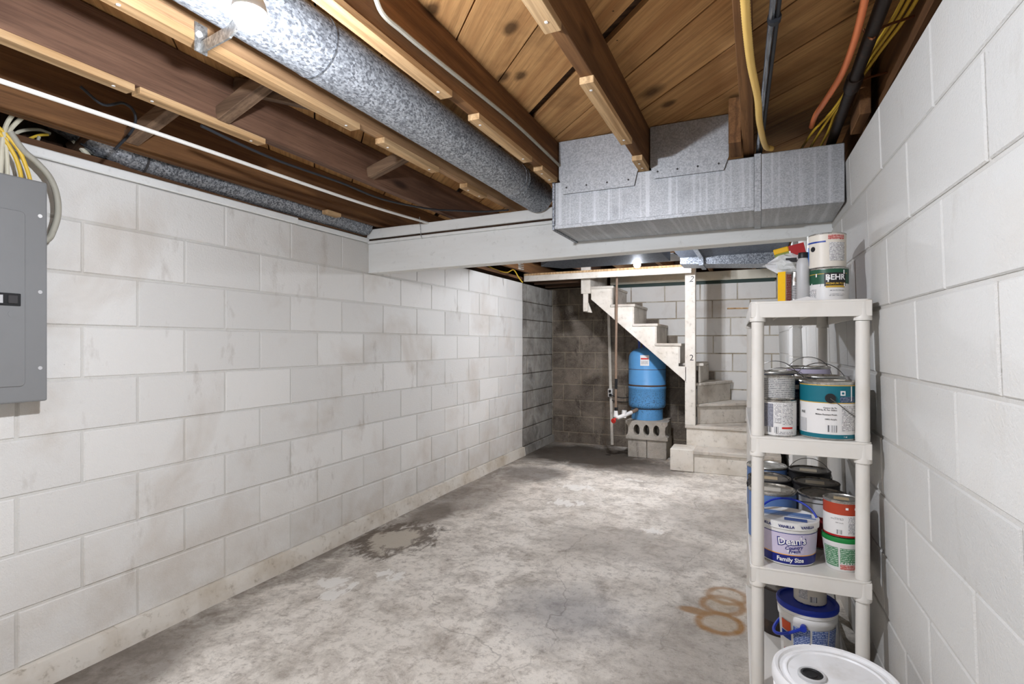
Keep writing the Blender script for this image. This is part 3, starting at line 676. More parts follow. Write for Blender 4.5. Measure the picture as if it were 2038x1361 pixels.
# ------------------------------------------------------------ beyond the beam: stairs
o = (-.6, 5.43, 0); t = thing('staircase', 'worn white painted wooden stairs with winder steps by the back wall', 'stairs', o)
YS = 5.70
mesh('stringer', sh(MB().prism([(-1.66,1.731),(-.66,.853),(-.66,1.012),(-.735,1.012),(-.735,1.219),(-.97,1.219),(-.97,1.426),(-1.205,1.426),(-1.205,1.638),(-1.44,1.638),(-1.44,1.842),(-1.66,1.842)], YS, YS+.036, 'y'), o), M['stair'], t, bevel=.002)
for x0, x1, z in ((-1.68,-1.412,1.872),(-1.447,-1.177,1.668),(-1.21,-.942,1.456),(-.975,-.706,1.249),(-.74,-.50,1.044)):
    mesh('tread', sh(MB().box(x0, x1, YS-.012 if z > 1.1 else YS+.092, YB-.02, z-.03, z), o), M['tread'], t, bevel=.008, seg=2)
for x, z0, z1 in ((-1.68,1.872,2.06),(-1.443,1.668,1.842),(-1.208,1.456,1.638),(-.973,1.249,1.426),(-.738,1.044,1.219)):
    mesh('riser', sh(MB().box(x-.0, x+.018, YS+.004, YB-.02, z0, z1), o), M['tread'], t)
PV = (-.585, 5.79)                     # winders turn about the post
def wind(name, poly, z0, z1, m='tread'): return mesh(name, sh(MB().prism(poly, z0, z1), o), M[m], t, bevel=.004)
RXW = .20
wind('step_box', [(-.765,5.43),(RXW,5.455),(RXW,5.70),(-.765,5.69)], 0, .175, 'stair')
wind('tread', [(-.775,5.415),(RXW,5.44),(RXW,5.70),(-.775,5.69)], .1755, .212)
mesh('patch_board', sh(MB().box(-.778,-.56,5.414,5.69,.004,.216), o), M['stair'], t, bevel=.004)
wind('step_box', [(-.657,5.695),(RXW,5.705),(RXW,6.39),(-.657,6.39)], 0, .385, 'stair')
wind('tread', [(-.67,5.68),(RXW,5.69),(RXW,6.39),(-.67,6.39)], .3855, .415)
wind('riser', [(-.56,5.80),(.13,6.33),(.12,6.345),(-.57,5.815)], .4155, .595)
wind('tread', [(-.54,5.79),(.15,6.31),(.17,6.39),(-.40,6.39),(-.575,5.80)], .5955, .623)
wind('riser', [(-.548,5.80),(-.272,6.385),(-.29,6.39),(-.568,5.81)], .6235, .812)
wind('tread', [(-.53,5.79),(-.25,6.385),(-.52,6.39),(-.575,5.80)], .8125, .840)
wind('riser', [(-.535,5.80),(-.495,6.39),(-.515,6.39),(-.555,5.80)], .8405, 1.013)
po = mesh('newel_post', sh(MB().box(-.672,-.572,YS,YS+.088,.4155,2.055), o), M['stair'], t, bevel=.003)
def flatY(x, z, y):      # print on a face that looks towards -Y
    return lambda a, b: (Vector((x+a, y, z+b)) - Vector(o), Vector((0,-1,0)))
letters('2', .085, M['ink'], po, flatY(-.612, 1.90, YS), name='pencil_mark', shear=.3); letters('2', .085, M['ink'], po, flatY(-.607, 1.10, YS), name='pencil_mark')
hb = mesh('hanger_board', sh(MB().box(-1.765,-1.662,5.665,5.705,1.795,2.20), o), M['stair'], t, bevel=.002)
mesh('hanger_stub', sh(MB().box(-1.742,-1.69,5.668,5.70,1.60,1.794).prism([(-1.755,1.60),(-1.655,1.585),(-1.70,1.70),(-1.755,1.70)], 5.71, 5.74, 'y'), o), M['stair'], t, bevel=.002)
o2 = (-1.5, 5.48, 1.937); t2 = thing('header_board', 'white painted board spanning from the left wall to the stair post', 'board', o2)
mesh('board', sh(MB().box(XL+.01,-.586,5.47,5.505,1.937,2.0), o2), M['stair'], t2, bevel=.002)
mesh('cap_strip', sh(MB().box(XL+.01,-.60,5.468,5.51,2.0005,2.022), o2), M['cleat'], t2)
solo('landing_floor', MB().box(XL+.02,-1.69,5.56,YB-.01,1.955,1.985).box(XL+.02,-1.69,5.75,5.79,1.93,1.955).box(XL+.02,-1.69,6.1,6.14,1.925,1.955), M['wood_dark'], 'dark plank underside of the landing above the bare corner', 'landing')
# fascia over the back wall
solo('fascia_board', MB().box(-1.62,.19,YB-.035,YB-.002,1.955,2.056), M['fascia'], 'cream painted board above the whitewashed back wall', 'board', bevel=.003)
solo('trim_strip', MB().box(-1.62,.17,YB-.028,YB-.002,1.918,1.953), M['green_trim'], 'dark green strip below the cream board', 'trim')
# ducts beyond the beam
o3 = (-.3, 4.4, 1.93); t3 = thing('branch_duct', 'dull dark galvanised duct beyond the beam above the stairs', 'duct', o3)
mesh('duct_section', sh(MB().box(-.62,.22,3.75,4.90,2.0,2.045), o3), M['galv_dark'], t3, bevel=.003)
mesh('duct_rear', sh(MB().prism([(-.62,1.948),(.2,1.902),(.2,2.045),(-.62,2.045)], 4.91, 5.2, 'y'), o3), M['galv_old'], t3)
mesh('seam_collar', sh(MB().box(-.462,-.425,3.74,4.908,1.985,2.047).box(-.462,-.425,4.895,5.21,1.925,2.047), o3), M['galv_old'], t3)
mesh('duct_section', sh(MB().prism([(-.63,3.9),(-.63,4.40),(-1.10,4.45),(-1.55,4.45),(-1.68,4.25),(-1.5,4.0),(-1.1,3.85)], 1.903, 2.045), o3), M['galv_dark'], t3, bevel=.003)
mesh('sheet_panel', sh(MB().prism([(-1.20,4.85),(-.66,4.80),(-.60,5.25),(-1.18,5.27)], 2.028, 2.036), o3), M['black'], t3)
mesh('duct_boot', sh(MB().prism([(-1.72,3.8),(-1.5,3.75),(-1.42,3.99),(-1.6,3.99)], 1.975, 1.999), o3), M['galv_old'], t3)
# unlit spiral lamp and a loose wire under the far joists
lp = at(1037, 530, Y=4.35); t = thing('spiral_lamp', 'unlit white spiral lamp under the joists beyond the beam', 'light bulb', lp)
mesh('spiral', MB().tube([(.021*math.cos(q*.5), .021*math.sin(q*.5), -.028+q*.0015) for q in range(38)], .0058, 8), M['white'], t, smooth=True)
mesh('lamp_base', MB().lathe([(.018,.030),(.026,.034),(.022,.06),(.013,.075),(.013,2.237-lp.z)], 14), M['white'], t, smooth=True)
cable('cable', pix([(965,526),(985,536),(1008,542),(1022,537),(1032,552),(1040,562)], Y=4.9), .006, 'yellow_wire', 'loose yellow wire hanging at the left wall beyond the beam', 'cable')
# ------------------------------------------------------------ pressure tank on concrete blocks
TX, TY = -1.125, 6.09
t = thing('pressure_tank', 'blue steel pressure tank standing on concrete blocks under the stairs', 'tank', (TX, TY, .4045), math.atan2(-TX, TY))
mesh('tank_stand', MB().lathe([(.172,0),(.172,.128)], 40), M['tank'], t, smooth=True)
mesh('tank_body', MB().lathe([(.16,.122),(.188,.132),(.2,.152),(.203,.18),(.203,.335),(.2065,.34),(.2065,.362),(.203,.367),(.203,.655),(.198,.70),(.182,.738),(.15,.768),(.1,.788),(.04,.798),(.0005,.80)], 48), M['tank'], t, smooth=True)
mesh('rust_band', MB().lathe([(.2035,.370),(.206,.374),(.2055,.383),(.2035,.387)], 48, cap0=False, cap1=False), M['rust'], t, smooth=True)
mesh('seam', MB().lathe([(.2032,.553),(.2045,.556),(.2032,.559)], 48, cap0=False, cap1=False), M['rust'], t, smooth=True)
mesh('rust_band', MB().lathe([(.1725,.118),(.176,.121),(.1725,.126)], 40, cap0=False, cap1=False), M['rust'], t, smooth=True)
lb = mesh('label', MB().patch(.2034,.2034,-21,6,.60,.715), M['paper'], t)
mesh('label_heading', MB().patch(.2042,.2042,-19,4,.668,.684), M['red_ink'], lb)
mesh('label_text', MB().patch(.2042,.2042,-18,3,.615,.655), M['print_grey'], lb)
mesh('supply_pipe', MB().box(-.10,-.075,.04,.065,.70,1.1).box(-.05,-.02,.05,.08,.72,1.0), M['dark_blue'], t)
def core_block(x0, x1, y0, y1, z0, z1):
    """a hollow block on its side: three oval cores run front to back, the ends are scooped"""
    bm = bmesh.new(); w, h = x1-x0, z1-z0; sc = .028
    out = [(0,0),(w,0),(w,h*.16),(w-sc*.8,h*.28),(w-sc,h*.5),(w-sc*.8,h*.72),(w,h*.84),(w,h),(0,h),(0,h*.84),(sc*.8,h*.72),(sc,h*.5),(sc*.8,h*.28),(0,h*.16)]
    def loop(p):
        v = [bm.verts.new((x0+a, y0, z0+b)) for a, b in p]
        return [bm.edges.new((v[i], v[(i+1) % len(v)])) for i in range(len(v))]
    es = loop(out)
    for k in range(3):
        cx = w*(.265+.235*k); es += loop([(cx + w*.075*math.cos(q*PI/9), h*.5 + h*.31*math.sin(q*PI/9)) for q in range(18)])
    bmesh.ops.triangle_fill(bm, edges=es, use_beauty=True)
    r = bmesh.ops.extrude_face_region(bm, geom=list(bm.faces))
    bmesh.ops.translate(bm, verts=[v for v in r['geom'] if isinstance(v, bmesh.types.BMVert)], vec=(0, y1-y0, 0))
    bmesh.ops.recalc_face_normals(bm, faces=bm.faces)
    m = MB(); bm.verts.index_update(); m.add([v.co[:] for v in bm.verts], [[v.index for v in f.verts] for f in bm.faces]); bm.free(); return m
M['cinder'] = raw_block('cinder', srgb(150,142,130), srgb(196,188,176), srgb(176,168,156))
solo('concrete_block', core_block(-1.315,-.868,5.862,6.062,.204,.404), M['cinder'], 'hollow concrete block on its side with three oval holes, under the tank', 'concrete block')
solo('concrete_block', MB().box(-1.30,-.89,6.07,6.27,.204,.404), M['cinder'], 'concrete block behind the hollow one, carrying the tank back', 'concrete block')
solo('concrete_block', MB().box(-1.296,-1.094,5.88,6.28,0,.203), M['cinder'], 'lower left concrete block with a chipped face under the tank', 'concrete block', bevel=.005)
solo('concrete_block', MB().box(-1.088,-.884,5.88,6.28,0,.203), M['cinder'], 'lower right concrete block with a smooth face under the tank', 'concrete block', bevel=.005)
# ------------------------------------------------------------ riser pipe, valve, outlet conduit
px_ = -1.372; o = (px_, 5.655, .5); t = thing('riser_pipe', 'brown vertical water pipe with a white valve beside the blue tank', 'pipe', o)
mesh('pipe', sh(MB().tube([(px_+.01,5.655,2.05),(px_,5.655,1.2),(px_-.002,5.655,.56)], .0135, 12), o), M['pipe_brown'], t, smooth=True)
mesh('sleeve', sh(MB().tube([(px_,5.655,.76),(px_,5.655,.87)], .0145, 12), o), M['black'], t, smooth=True)
mesh('union', sh(MB().tube([(px_,5.655,.515),(px_,5.655,.565)], .018, 12), o), M['black'], t, smooth=True)
mesh('valve', sh(MB().tube([(px_-.002,5.65,.53),(px_-.002,5.65,.47),(px_+.02,5.64,.455),(px_+.09,5.72,.48),(px_+.13,5.80,.50)], [.02,.028,.024,.02,.022], 12).tube([(px_+.07,5.71,.45),(px_+.075,5.715,.53)], .026, 12), o), M['white'], t, smooth=True)
mesh('valve_handle', sh(MB().tube([(px_-.01,5.60,.43),(px_-.015,5.585,.425)], .026, 12).tube([(px_,5.63,.45),(px_-.01,5.60,.43)], .008, 8), o), M['red_ink'], t, smooth=True)
mesh('elbow', sh(MB().tube(curve_pts([(px_+.13,5.80,.50),(px_+.17,5.9,.52),(px_+.12,6.03,.50),(px_+.13,6.07,.50)],4), .02, 10), o), M['pipe_brown'], t, smooth=True)
o = (-1.61, 6.39, .02); t = thing('outlet_conduit', 'narrow white conduit with an outlet on the damp back wall', 'outlet', o)
mesh('conduit', sh(MB().beam((-1.642,6.395,1.68),(-1.618,6.395,.70),.032,.02,(0,1,0)).beam((-1.612,6.395,.60),(-1.597,6.395,.02),.032,.02,(0,1,0)), o), M['stair'], t)
mesh('outlet_box', sh(MB().box(-1.645,-1.59,6.36,6.405,.60,.70), o), M['white'], t, bevel=.004)
mesh('plug', sh(MB().box(-1.63,-1.605,6.345,6.36,.655,.685).box(-1.625,-1.595,6.335,6.36,.61,.642), o), M['black'], t, bevel=.003)
cable('cord', [(-1.60,6.345,.625),(-1.54,6.33,.61),(-1.45,6.33,.60),(-1.38,6.32,.615),(-1.33,6.25,.66)], .0055, 'black', 'black power cord drooping from the outlet to the tank', 'cord')
cable('cord', [(-1.60,6.385,.56),(-1.5,6.385,.545),(-1.40,6.38,.55),(-1.3,6.36,.56)], .0045, 'black', 'thin black wire along the damp wall below the outlet', 'cord')
# ------------------------------------------------------------ plastic shelf unit
SO, SA = Vector((-.022, 2.0, 0)), .033
SW, SD = .355, .914
TOPS = (.052, .487, .930, 1.388)
t = thing('shelf_unit', 'white four-tier plastic shelf unit against the right wall', 'shelf', SO, SA)
def rr2(x0, x1, y0, y1, r, n=4):
    return rrect(x0, x1, y0, y1, r, n)
CP = [(.024,.024),(SW-.024,.024),(.024,SD-.024),(SW-.024,SD-.024)]
for z in TOPS:
    m = MB().prism(rr2(0, SW, 0, SD, .022), z-.008, z)
    for (x0,x1,y0,y1) in ((0,SW,0,.006),(0,SW,SD-.006,SD),(0,.006,0,SD),(SW-.006,SW,0,SD)): m.box(x0+.001,x1-.001,y0+.001,y1-.001,z-.055,z-.004)
    for x in (.12,.235): m.box(x,x+.004,.01,SD-.01,z-.03,z-.008)
    s = mesh('shelf_tray', m, M['shelf'], t, bevel=.003, seg=2)
    for x, y in CP:
        mesh('corner_socket', MB().lathe([(.0255,z-.068),(.0265,z-.062),(.0255,z-.055),(.024,z-.05),(.0235,z-.009)], 20, (x,y)), M['shelf'], s, smooth=True)
for a, b_ in zip(TOPS, TOPS[1:]):
    for x, y in CP:
        mesh('post', MB().lathe([(.0205,a+.0005),(.0215,a+.02),(.0205,a+.03),(.0198,b_-.069)], 20, (x,y)), M['shelf'], t, smooth=True)
def on(x, y, i): return (x, y, TOPS[i] + .0005)
def face(x, y, extra=0): return math.atan2(-x, y) + math.radians(extra)
# ------------------------------------------------------------ paint cans
def can(label, loc, r, h, bands=(), lid='lid_dirty', body='can_metal', bail=0, tilt=None, rot=0, group=None, lid_label=None, name='paint_can', ears=False):
    """bands: (z0, z1, material) fractions of the height wrapped right round"""
    t = thing(name, label, 'paint can', loc, face(loc[0], loc[1], rot), group)
    mesh('can_body', MB().lathe([(r*.97,0),(r,.004),(r,h*.955),(r*1.02,h*.965),(r*1.025,h*.985),(r*1.0,h)], 36, cap1=False), M[body], t, smooth=True)
    mesh('lid', MB().lathe([(r*.99,h*.985),(r*.965,h*.998),(r*.93,h*.998),(r*.90,h*.965),(r*.84,h*.965),(r*.82,h*.978),(.0005,h*.978)], 36, cap0=False), M[lid], t, smooth=True)
    for z0, z1, m in bands:
        mesh('label_band', MB().lathe([(r+.0005,z0*h),(r+.0006,z1*h)], 36, cap0=False, cap1=False), M[m], t, smooth=True)
    if lid_label:
        mesh('lid_sticker', MB().box(-r*.45,r*.35,-r*.4,r*.25,h*.979,h*.982), M[lid_label], t)
    if bail or ears:
        for s in (-1, 1):
            mesh('bail_ear', MB().tube([(s*(r-.002),0,h*.78),(s*(r+.004),0,h*.78)], .011, 12), M['black'] if not ears else M['can_metal'], t, smooth=True)
    if bail:
        a = math.radians(bail); R = r*1.06
        pts = [(R*math.cos(q), -R*1.0*math.sin(q)*math.cos(a), h*.78 + R*1.0*math.sin(q)*math.sin(a)) for q in [PI*k/18 for k in range(19)]]
        mesh('bail_handle', MB().tube(pts, .0016, 6), M['wire'], t, smooth=True)
    return t
def txt(s, size, m, par, r, a, z, **k): return letters(s, size, M[m], par, on_drum(r+.0012, a, z), **k)
G_R, G_H, Q_R, Q_H = .0845, .191, .054, .122
# second shelf from the top
g = can('teal and white gallon paint can at the front of the second shelf', on(.219,2.098,2), .0865, .190, ((.03,.10,'teal'),(.10,.63,'paper'),(.63,.645,'gold'),(.645,.93,'teal'),(.93,.945,'gold')))
r = .0868
mesh('ear_disc', MB().tube([(0.006,-r+.002,.137),(.006,-r-.006,.137)], .0155, 20), M['black'], g)
mesh('bail_handle', MB().tube(curve_pts([(.006,-r-.008,.137),(.03,-r-.006,.118),(.055,-r+.008,.095),(.083,-r*.50,.073),(.0935,0,.068)],5), .0016, 6), M['wire'], g, smooth=True)
for s, z in (('Covers Up To',.105),('400 Sq. Ft. Per Gallon',.098),('Mildew Resistant Finish',.083),('100% Acrylic',.068)): txt(s, .0066, 'ink', g, r, 16, z, align='RIGHT', bold=.0001)
txt('INE', .013, 'ink', g, r, -55, .086, sx=1.0)
mesh('barcode', MB().patch(r+.0008,r+.0008,-2,16,.027,.049), M['bars'], g)
mesh('fine_print', MB().patch(r+.0008,r+.0008,26,60,.030,.112), M['print_grey'], g)
mesh('fine_print', MB().patch(r+.0008,r+.0008,22,55,.124,.142), M['print_dark'], g)
mesh('emblem', MB().patch(r+.0008,r+.0008,23,33,.146,.161), M['white_ink'], g); mesh('emblem', MB().patch(r+.0012,r+.0012,25.5,30.5,.150,.157), M['teal'], g)
mesh('paint_drip', MB().patch(r+.001,r+.001,46,48.5,.128,.176), M['paper'], g)
mesh('grey_tab', MB().patch(r+.0008,r+.0008,-70,-46,.022,.066), M['grey_lt'], g)
txt('1 gal', .006, 'white_ink', g, r, 33, .0125, bold=.0002)
q1 = can('white labelled quart paint can at the front left of the second shelf', on(.068,2.078,2), Q_R, Q_H, ((.03,.94,'paper'),))
for a0, a1, m, z0, z1 in ((-60,-18,'print_shade',.03,.11),(-14,8,'print_grey',.045,.112),(12,50,'print_grey',.04,.112),(10,48,'red_ink',.026,.032),(-10,50,'print_grey',.006,.016)):
    mesh('fine_print', MB().patch(Q_R+.001,Q_R+.001,a0,a1,z0,z1), M[m], q1)
mesh('barcode', MB().patch(Q_R+.001,Q_R+.001,-44,-24,.012,.032), M['bars'], q1); mesh('barcode', MB().patch(Q_R+.0014,Q_R+.0014,-14,-2,.012,.032), M['bars'], q1)
q2 = can('bare metal quart can stacked on the white labelled quart', (.066,2.08,TOPS[2]+Q_H+.001), .0515, .082, ((.08,.9,'print_foil'),))
n1 = can('navy gallon paint can standing behind the white labelled quart', on(.080,2.224,2), G_R, G_H, ((.03,.11,'navy'),(.11,.62,'print_shade'),(.62,.95,'navy')), bail=60)
mesh('fine_print', MB().patch(G_R+.001,G_R+.001,18,60,.122,.142), M['print_dark'], n1); mesh('emblem', MB().patch(G_R+.001,G_R+.001,32,42,.152,.168), M['white_ink'], n1)
can('navy gallon can with a pale blue lid at the back left of the second shelf', on(.070,2.55,2), G_R, .198, ((.03,.95,'navy'),), lid='can_metal', bail=75)
can('dirty lidded gallon can behind the teal one on the second shelf', on(.216,2.340,2), G_R, .195, ((.03,.95,'paper'),), lid='lid_dirty', bail=85)
can('rearmost gallon can by the wall on the second shelf', on(.205,2.70,2), G_R, .215, ((.03,.95,'lilac'),), lid='lid_dirty', bail=80)
# third shelf
tb = thing('ice_cream_tub', 'white and lilac plastic ice cream tub with a blue handle on the third shelf', 'tub', on(.097,2.130,1), face(.097,2.130))
R0, R1, H = .085, .0955, .150
def rad(z): return R0 + (R1-R0)*z/H
mesh('tub_body', MB().lathe([(R0*.9,0),(R0*.985,.003),(R0,.010),(rad(.122),.122),(R1,.128)], 44), M['white'], tb, smooth=True)
for z0, z1, m in ((.008,.038,'navy2'),(.038,.041,'amber'),(.041,.112,'lilac'),(.112,.1145,'navy2')):
    mesh('label_band', MB().lathe([(rad(z0)+.0006,z0),(rad(z1)+.0006,z1)], 44, cap0=False, cap1=False), M[m], tb, smooth=True)
ld = mesh('tub_lid', MB().lathe([(R1+.001,.126),(R1+.003,.128),(R1+.0035,.146),(R1+.004,.150),(R1-.004,.151),(R1-.008,.1475),(.0005,.1485)], 44, cap0=False), M['white'], tb, smooth=True)
mesh('lid_print', MB().box(-.085,.075,.005,.045,.1486,.1493).box(-.078,.088,-.008,-.002,.1486,.1494), M['mid_blue'], ld); mesh('lid_print', MB().box(-.01,.06,-.055,-.025,.1486,.1493), M['print_blue'], ld)
for a in (-44,-2,38): txt('VANILLA', .0125, 'blue_ink', ld, R1+.0037, a, .138, bold=.0004)
txt('Family Size', .020, 'white_ink', tb, rad(.024), 6, .023, bold=.0005, slope=0) if False else letters('Family Size', .0195, M['white_ink'], tb, on_drum(rad(.024)+.0014, 6, .023), bold=.0005)
em = mesh('emblem', MB().patch(rad(.045)+.0010,rad(.105)+.0010,-14,34,.046,.105), M['lilac'], tb)
letters("Dean's", .033, M['navy2'], tb, on_drum(rad(.085)+.0018, 9, .087, .10), bold=.0034, depth=.0002); letters("Dean's", .033, M['white_ink'], tb, on_drum(rad(.085)+.0026, 9, .087, .10), bold=.0005, depth=.0003)
mesh('emblem_oval', MB().add([((rad(.06)+.0016)*math.sin(math.radians(11)+.020/.094*1.15*math.cos(q)), -(rad(.06)+.0016)*math.cos(math.radians(11)+.020/.094*1.15*math.cos(q)), .063+.017*math.sin(q)) for q in [2*PI*k/24 for k in range(24)]], [tuple(range(24))]), M['white_ink'], tb)
letters('Country', .0165, M['navy2'], tb, on_drum(rad(.065)+.0026, 12, .066, .12), bold=.0003, shear=.3); letters('Fresh', .0165, M['navy2'], tb, on_drum(rad(.052)+.0026, 13, .0535, .12), bold=.0003, shear=.3)
hp = [((R1+.009)*math.cos(q), .035+.02*math.sin(q)+(R1*.35)*math.sin(q), .133+.062*math.sin(q)) for q in [PI*k/20 for k in range(21)]]
mesh('tub_handle', MB().tube([(x*math.cos(.45)+ (y-.035)*0, y-.035, z) for x, y, z in hp], .0038, 8), M['royal'], tb, smooth=True)
gt = thing('plastic_tub', 'white plastic tub with a green lid on the third shelf', 'tub', on(.262,2.118,1), face(.262,2.118))
mesh('tub_body', MB().lathe([(.046,0),(.0485,.004),(.0595,.092),(.0605,.094),(.0605,.1)], 36), M['white'], gt, smooth=True)
mesh('tub_lid', MB().lathe([(.0612,.098),(.0622,.101),(.0622,.110),(.061,.113),(.056,.1135),(.054,.111),(.0005,.111)], 36), M['green_lid'], gt, smooth=True)
for a0, a1 in ((-62,-12),(-6,62)): mesh('label_print', MB().patch(.0505,.0587,a0,a1,.014 if a0 < -10 else .026,.080), M['print_green'], gt)
mesh('label_print', MB().patch(.0495,.0512,-6,62,.008,.024), M['print_red'], gt)
rq = can('rust red and white quart paint can on the green-lidded tub', (.262,2.119,TOPS[1]+.1145), Q_R+.002, .121, ((.02,.07,'red'),(.07,.62,'paper'),(.62,.93,'rust_red')), lid='can_metal', lid_label='tan')
mesh('fine_print', MB().patch(Q_R+.003,Q_R+.003,18,62,.014,.072), M['print_grey'], rq); mesh('barcode', MB().patch(Q_R+.003,Q_R+.003,-18,0,.012,.026), M['bars'], rq)
for a in (10,38): mesh('emblem', MB().patch(Q_R+.003,Q_R+.003,a,a+8,.094,.101), M['white_ink'], rq)
for s, z in (('Covers Up To',.064),('100 Sq. Ft. Per Quart',.060),('100% Acrylic',.049)): txt(s, .0045, 'ink', rq, Q_R+.002, 4, z, align='RIGHT')
r3 = can('maroon and grey gallon can behind the rust red quart', on(.226,2.345,1), G_R, G_H, ((.03,.62,'maroon'),(.62,.94,'grey_lt')), lid='lid_dark', bail=12)
txt('ITE', .018, 'white_ink', r3, G_R, -24, .098, bold=.0003)
can('black gallon can with a worn lid, middle of the right row on the third shelf', on(.220,2.525,1), G_R, G_H, ((.03,.94,'charcoal'),), lid='lid_dark', body='charcoal', lid_label='label_tan')
can('black gallon can with raised wire handle at the back right of the third shelf', on(.213,2.755,1), G_R, G_H, ((.03,.94,'charcoal'),), lid='lid_dark', body='charcoal', lid_label='label_tan', bail=100)
can('blue gallon can with a beige lid sticker behind the ice cream tub', on(.053,2.335,1), G_R, G_H, ((.03,.94,'mid_blue'),), lid='lid_dirty', lid_label='cream_lbl')
can('black gallon can with an orange-tan lid sticker, left row of the third shelf', on(.048,2.53,1), G_R, G_H, ((.03,.94,'charcoal'),), lid='lid_dark', body='charcoal', lid_label='tan', bail=55)
can('pale lidded gallon can at the back left of the third shelf', on(.041,2.76,1), G_R, .196, ((.03,.94,'mid_blue'),), lid='can_metal')
# bottom shelf
bk = thing('plastic_bucket', 'white bucket with a blue lid and blue handle on the bottom shelf', 'bucket', on(.166,2.235,0), face(.166,2.235))
bH = .252; b0, b1 = .082, .096
def br(z): return b0 + (b1-b0)*z/bH
mesh('bucket_body', MB().lathe([(b0*.95,0),(b0,.006),(br(.195),.195),(br(.2)+.004,.2),(br(.215)+.004,.215),(br(.22),.22),(br(.235)+.004,.225),(br(.245)+.004,.242)], 44), M['white'], bk, smooth=True)
mesh('bucket_lid', MB().lathe([(b1+.004,.236),(b1+.006,.240),(b1+.006,.252),(b1+.003,.256),(b1-.005,.256),(b1-.008,.249),(.0005,.249)], 44), M['royal'], bk, smooth=True)
for a0, a1 in ((-28,6),(10,44),(48,75)): mesh('label_print', MB().patch(br(.05)+.0012,br(.185)+.0012,a0,a1,.05,.185), M['print_blue'], bk)
mesh('label_print', MB().patch(br(.03)+.0012,br(.047)+.0012,10,44,.03,.047), M['print_red'], bk)
mesh('label_print', MB().patch(br(.15)+.0012,br(.19)+.0012,-60,-34,.155,.19), M['orange_red'], bk); mesh('label_print', MB().patch(br(.12)+.0012,br(.15)+.0012,-62,-34,.125,.150), M['dark_blue'], bk)
mesh('emblem', MB().patch(br(.05)+.0012,br(.085)+.0012,-56,-40,.05,.085), M['red_ink'], bk); mesh('emblem', MB().patch(br(.06)+.0018,br(.075)+.0018,-51,-45,.06,.075), M['dark_blue'], bk)
hp = []
for k in range(25):
    a = math.radians(-6 - 168*k/24); dz = -.075*math.sin(PI*k/24)
    hp.append(((b1+.014)*math.sin(a), -(b1+.014)*math.cos(a), .195+dz))
mesh('bucket_handle', MB().tube(hp, .0056, 8), M['royal'], bk, smooth=True)
mesh('handle_pivot', MB().tube([((b1+.004)*math.sin(math.radians(-6)),-(b1+.004)*math.cos(math.radians(-6)),.195),((b1+.020)*math.sin(math.radians(-6)),-(b1+.020)*math.cos(math.radians(-6)),.195)], .011, 14), M['royal'], bk, smooth=True)
cc = can('paint spattered quart can standing on the blue bucket lid', (.176,2.245,TOPS[0]+.2505), .053, .115, ((.03,.94,'cream_lbl'),), lid='can_metal')
mesh('fine_print', MB().patch(.0545,.0545,-40,-8,.02,.06), M['print_grey'], cc); mesh('barcode', MB().patch(.0545,.0545,0,24,.014,.034), M['bars'], cc)
can('rusty old gallon can at the left of the bottom shelf', on(.085,2.50,0), .078, .19, ((.3,.95,'charcoal'),), lid='lid_dark', body='iron', name='paint_can')
solo('leaning_board', MB().beam((.275,2.05,TOPS[0]+.004),(.300,2.72,TOPS[0]+.004),.006,.0,(0,0,1)).v and MB().prism([(2.06,TOPS[0]+.001),(2.74,TOPS[0]+.001),(2.74,.30),(2.55,.33)], .272, .278, 'x'), M['grey_lt'], 'thin grey board standing on edge beside the blue-lidded bucket', 'board')
# top shelf
T3 = TOPS[3] + .0005
b1c = can('dark green and white quart can dripped with white paint on the top shelf', (.226,2.155,T3), .0595, .116, ((.02,.52,'paper'),(.52,.95,'green_lbl')), lid='lid_dark')
R = .0598
mesh('label_panel', MB().patch(R+.0008,R+.0008,-12,54,.052,.097), M['ink'], b1c); mesh('label_panel', MB().patch(R+.0012,R+.0012,-8,50,.047,.0535), M['gold'], b1c)
mesh('label_panel', MB().patch(R+.0008,R+.0008,-70,60,.094,.096), M['gold'], b1c)
txt('BEHR', .026, 'white_ink', b1c, R+.001, 20, .081, bold=.0007); txt('PREMIUM PLUS', .0094, 'gold', b1c, R+.001, 21, .060, bold=.0002)
for a, z0, z1 in ((-38,.085,.096),(-56,.058,.064),(-28,.052,.060),(44,.092,.106),(46,.050,.062),(-3,.066,.085)): mesh('paint_drip', MB().patch(R+.002,R+.002,a,a+4,z0,z1,3), M['white_ink'], b1c)
for z in (.036,.024,.019): mesh('fine_print', MB().patch(R+.0008,R+.0008,2,46,z,z+.003), M['print_grey'], b1c)
mesh('fine_print', MB().patch(R+.0008,R+.0008,-70,-38,.01,.045), M['print_grey'], b1c)
t1c = can('cream quart can with a blue stripe stacked on the dark green can', (.220,2.158,T3+.1165), .0585, .118, ((.02,.97,'cream_lbl'),), lid='lid_dark')
R = .0588
mesh('label_stripe', MB().patch(R+.0008,R+.0008,-70,-2,.086,.091), M['dark_blue'], t1c); mesh('fine_print', MB().patch(R+.0008,R+.0008,8,60,.022,.085), M['print_grey'], t1c)
mesh('fine_print', MB().patch(R+.0008,R+.0008,4,58,.094,.110), M['print_red'], t1c); mesh('emblem', MB().tube([(R*math.sin(-.75)*1.012,-R*math.cos(-.75)*1.012,.066),(R*math.sin(-.75)*1.02,-R*math.cos(-.75)*1.02,.066)], .009, 16), M['ink'], t1c)
mesh('label_picture', MB().patch(R+.0008,R+.0008,-85,-62,.012,.075), M['sky'], t1c); mesh('label_picture', MB().patch(R+.0010,R+.0010,-80,-66,.012,.035), M['amber'], t1c)
def sbox(x0,x1,y0,y1,z0,z1): return MB().box(x0,x1,y0,y1,z0,z1)
yb = thing('cardboard_box', 'narrow yellow and white carton at the left of the top shelf', 'box', (.092,2.20,T3), math.radians(52))
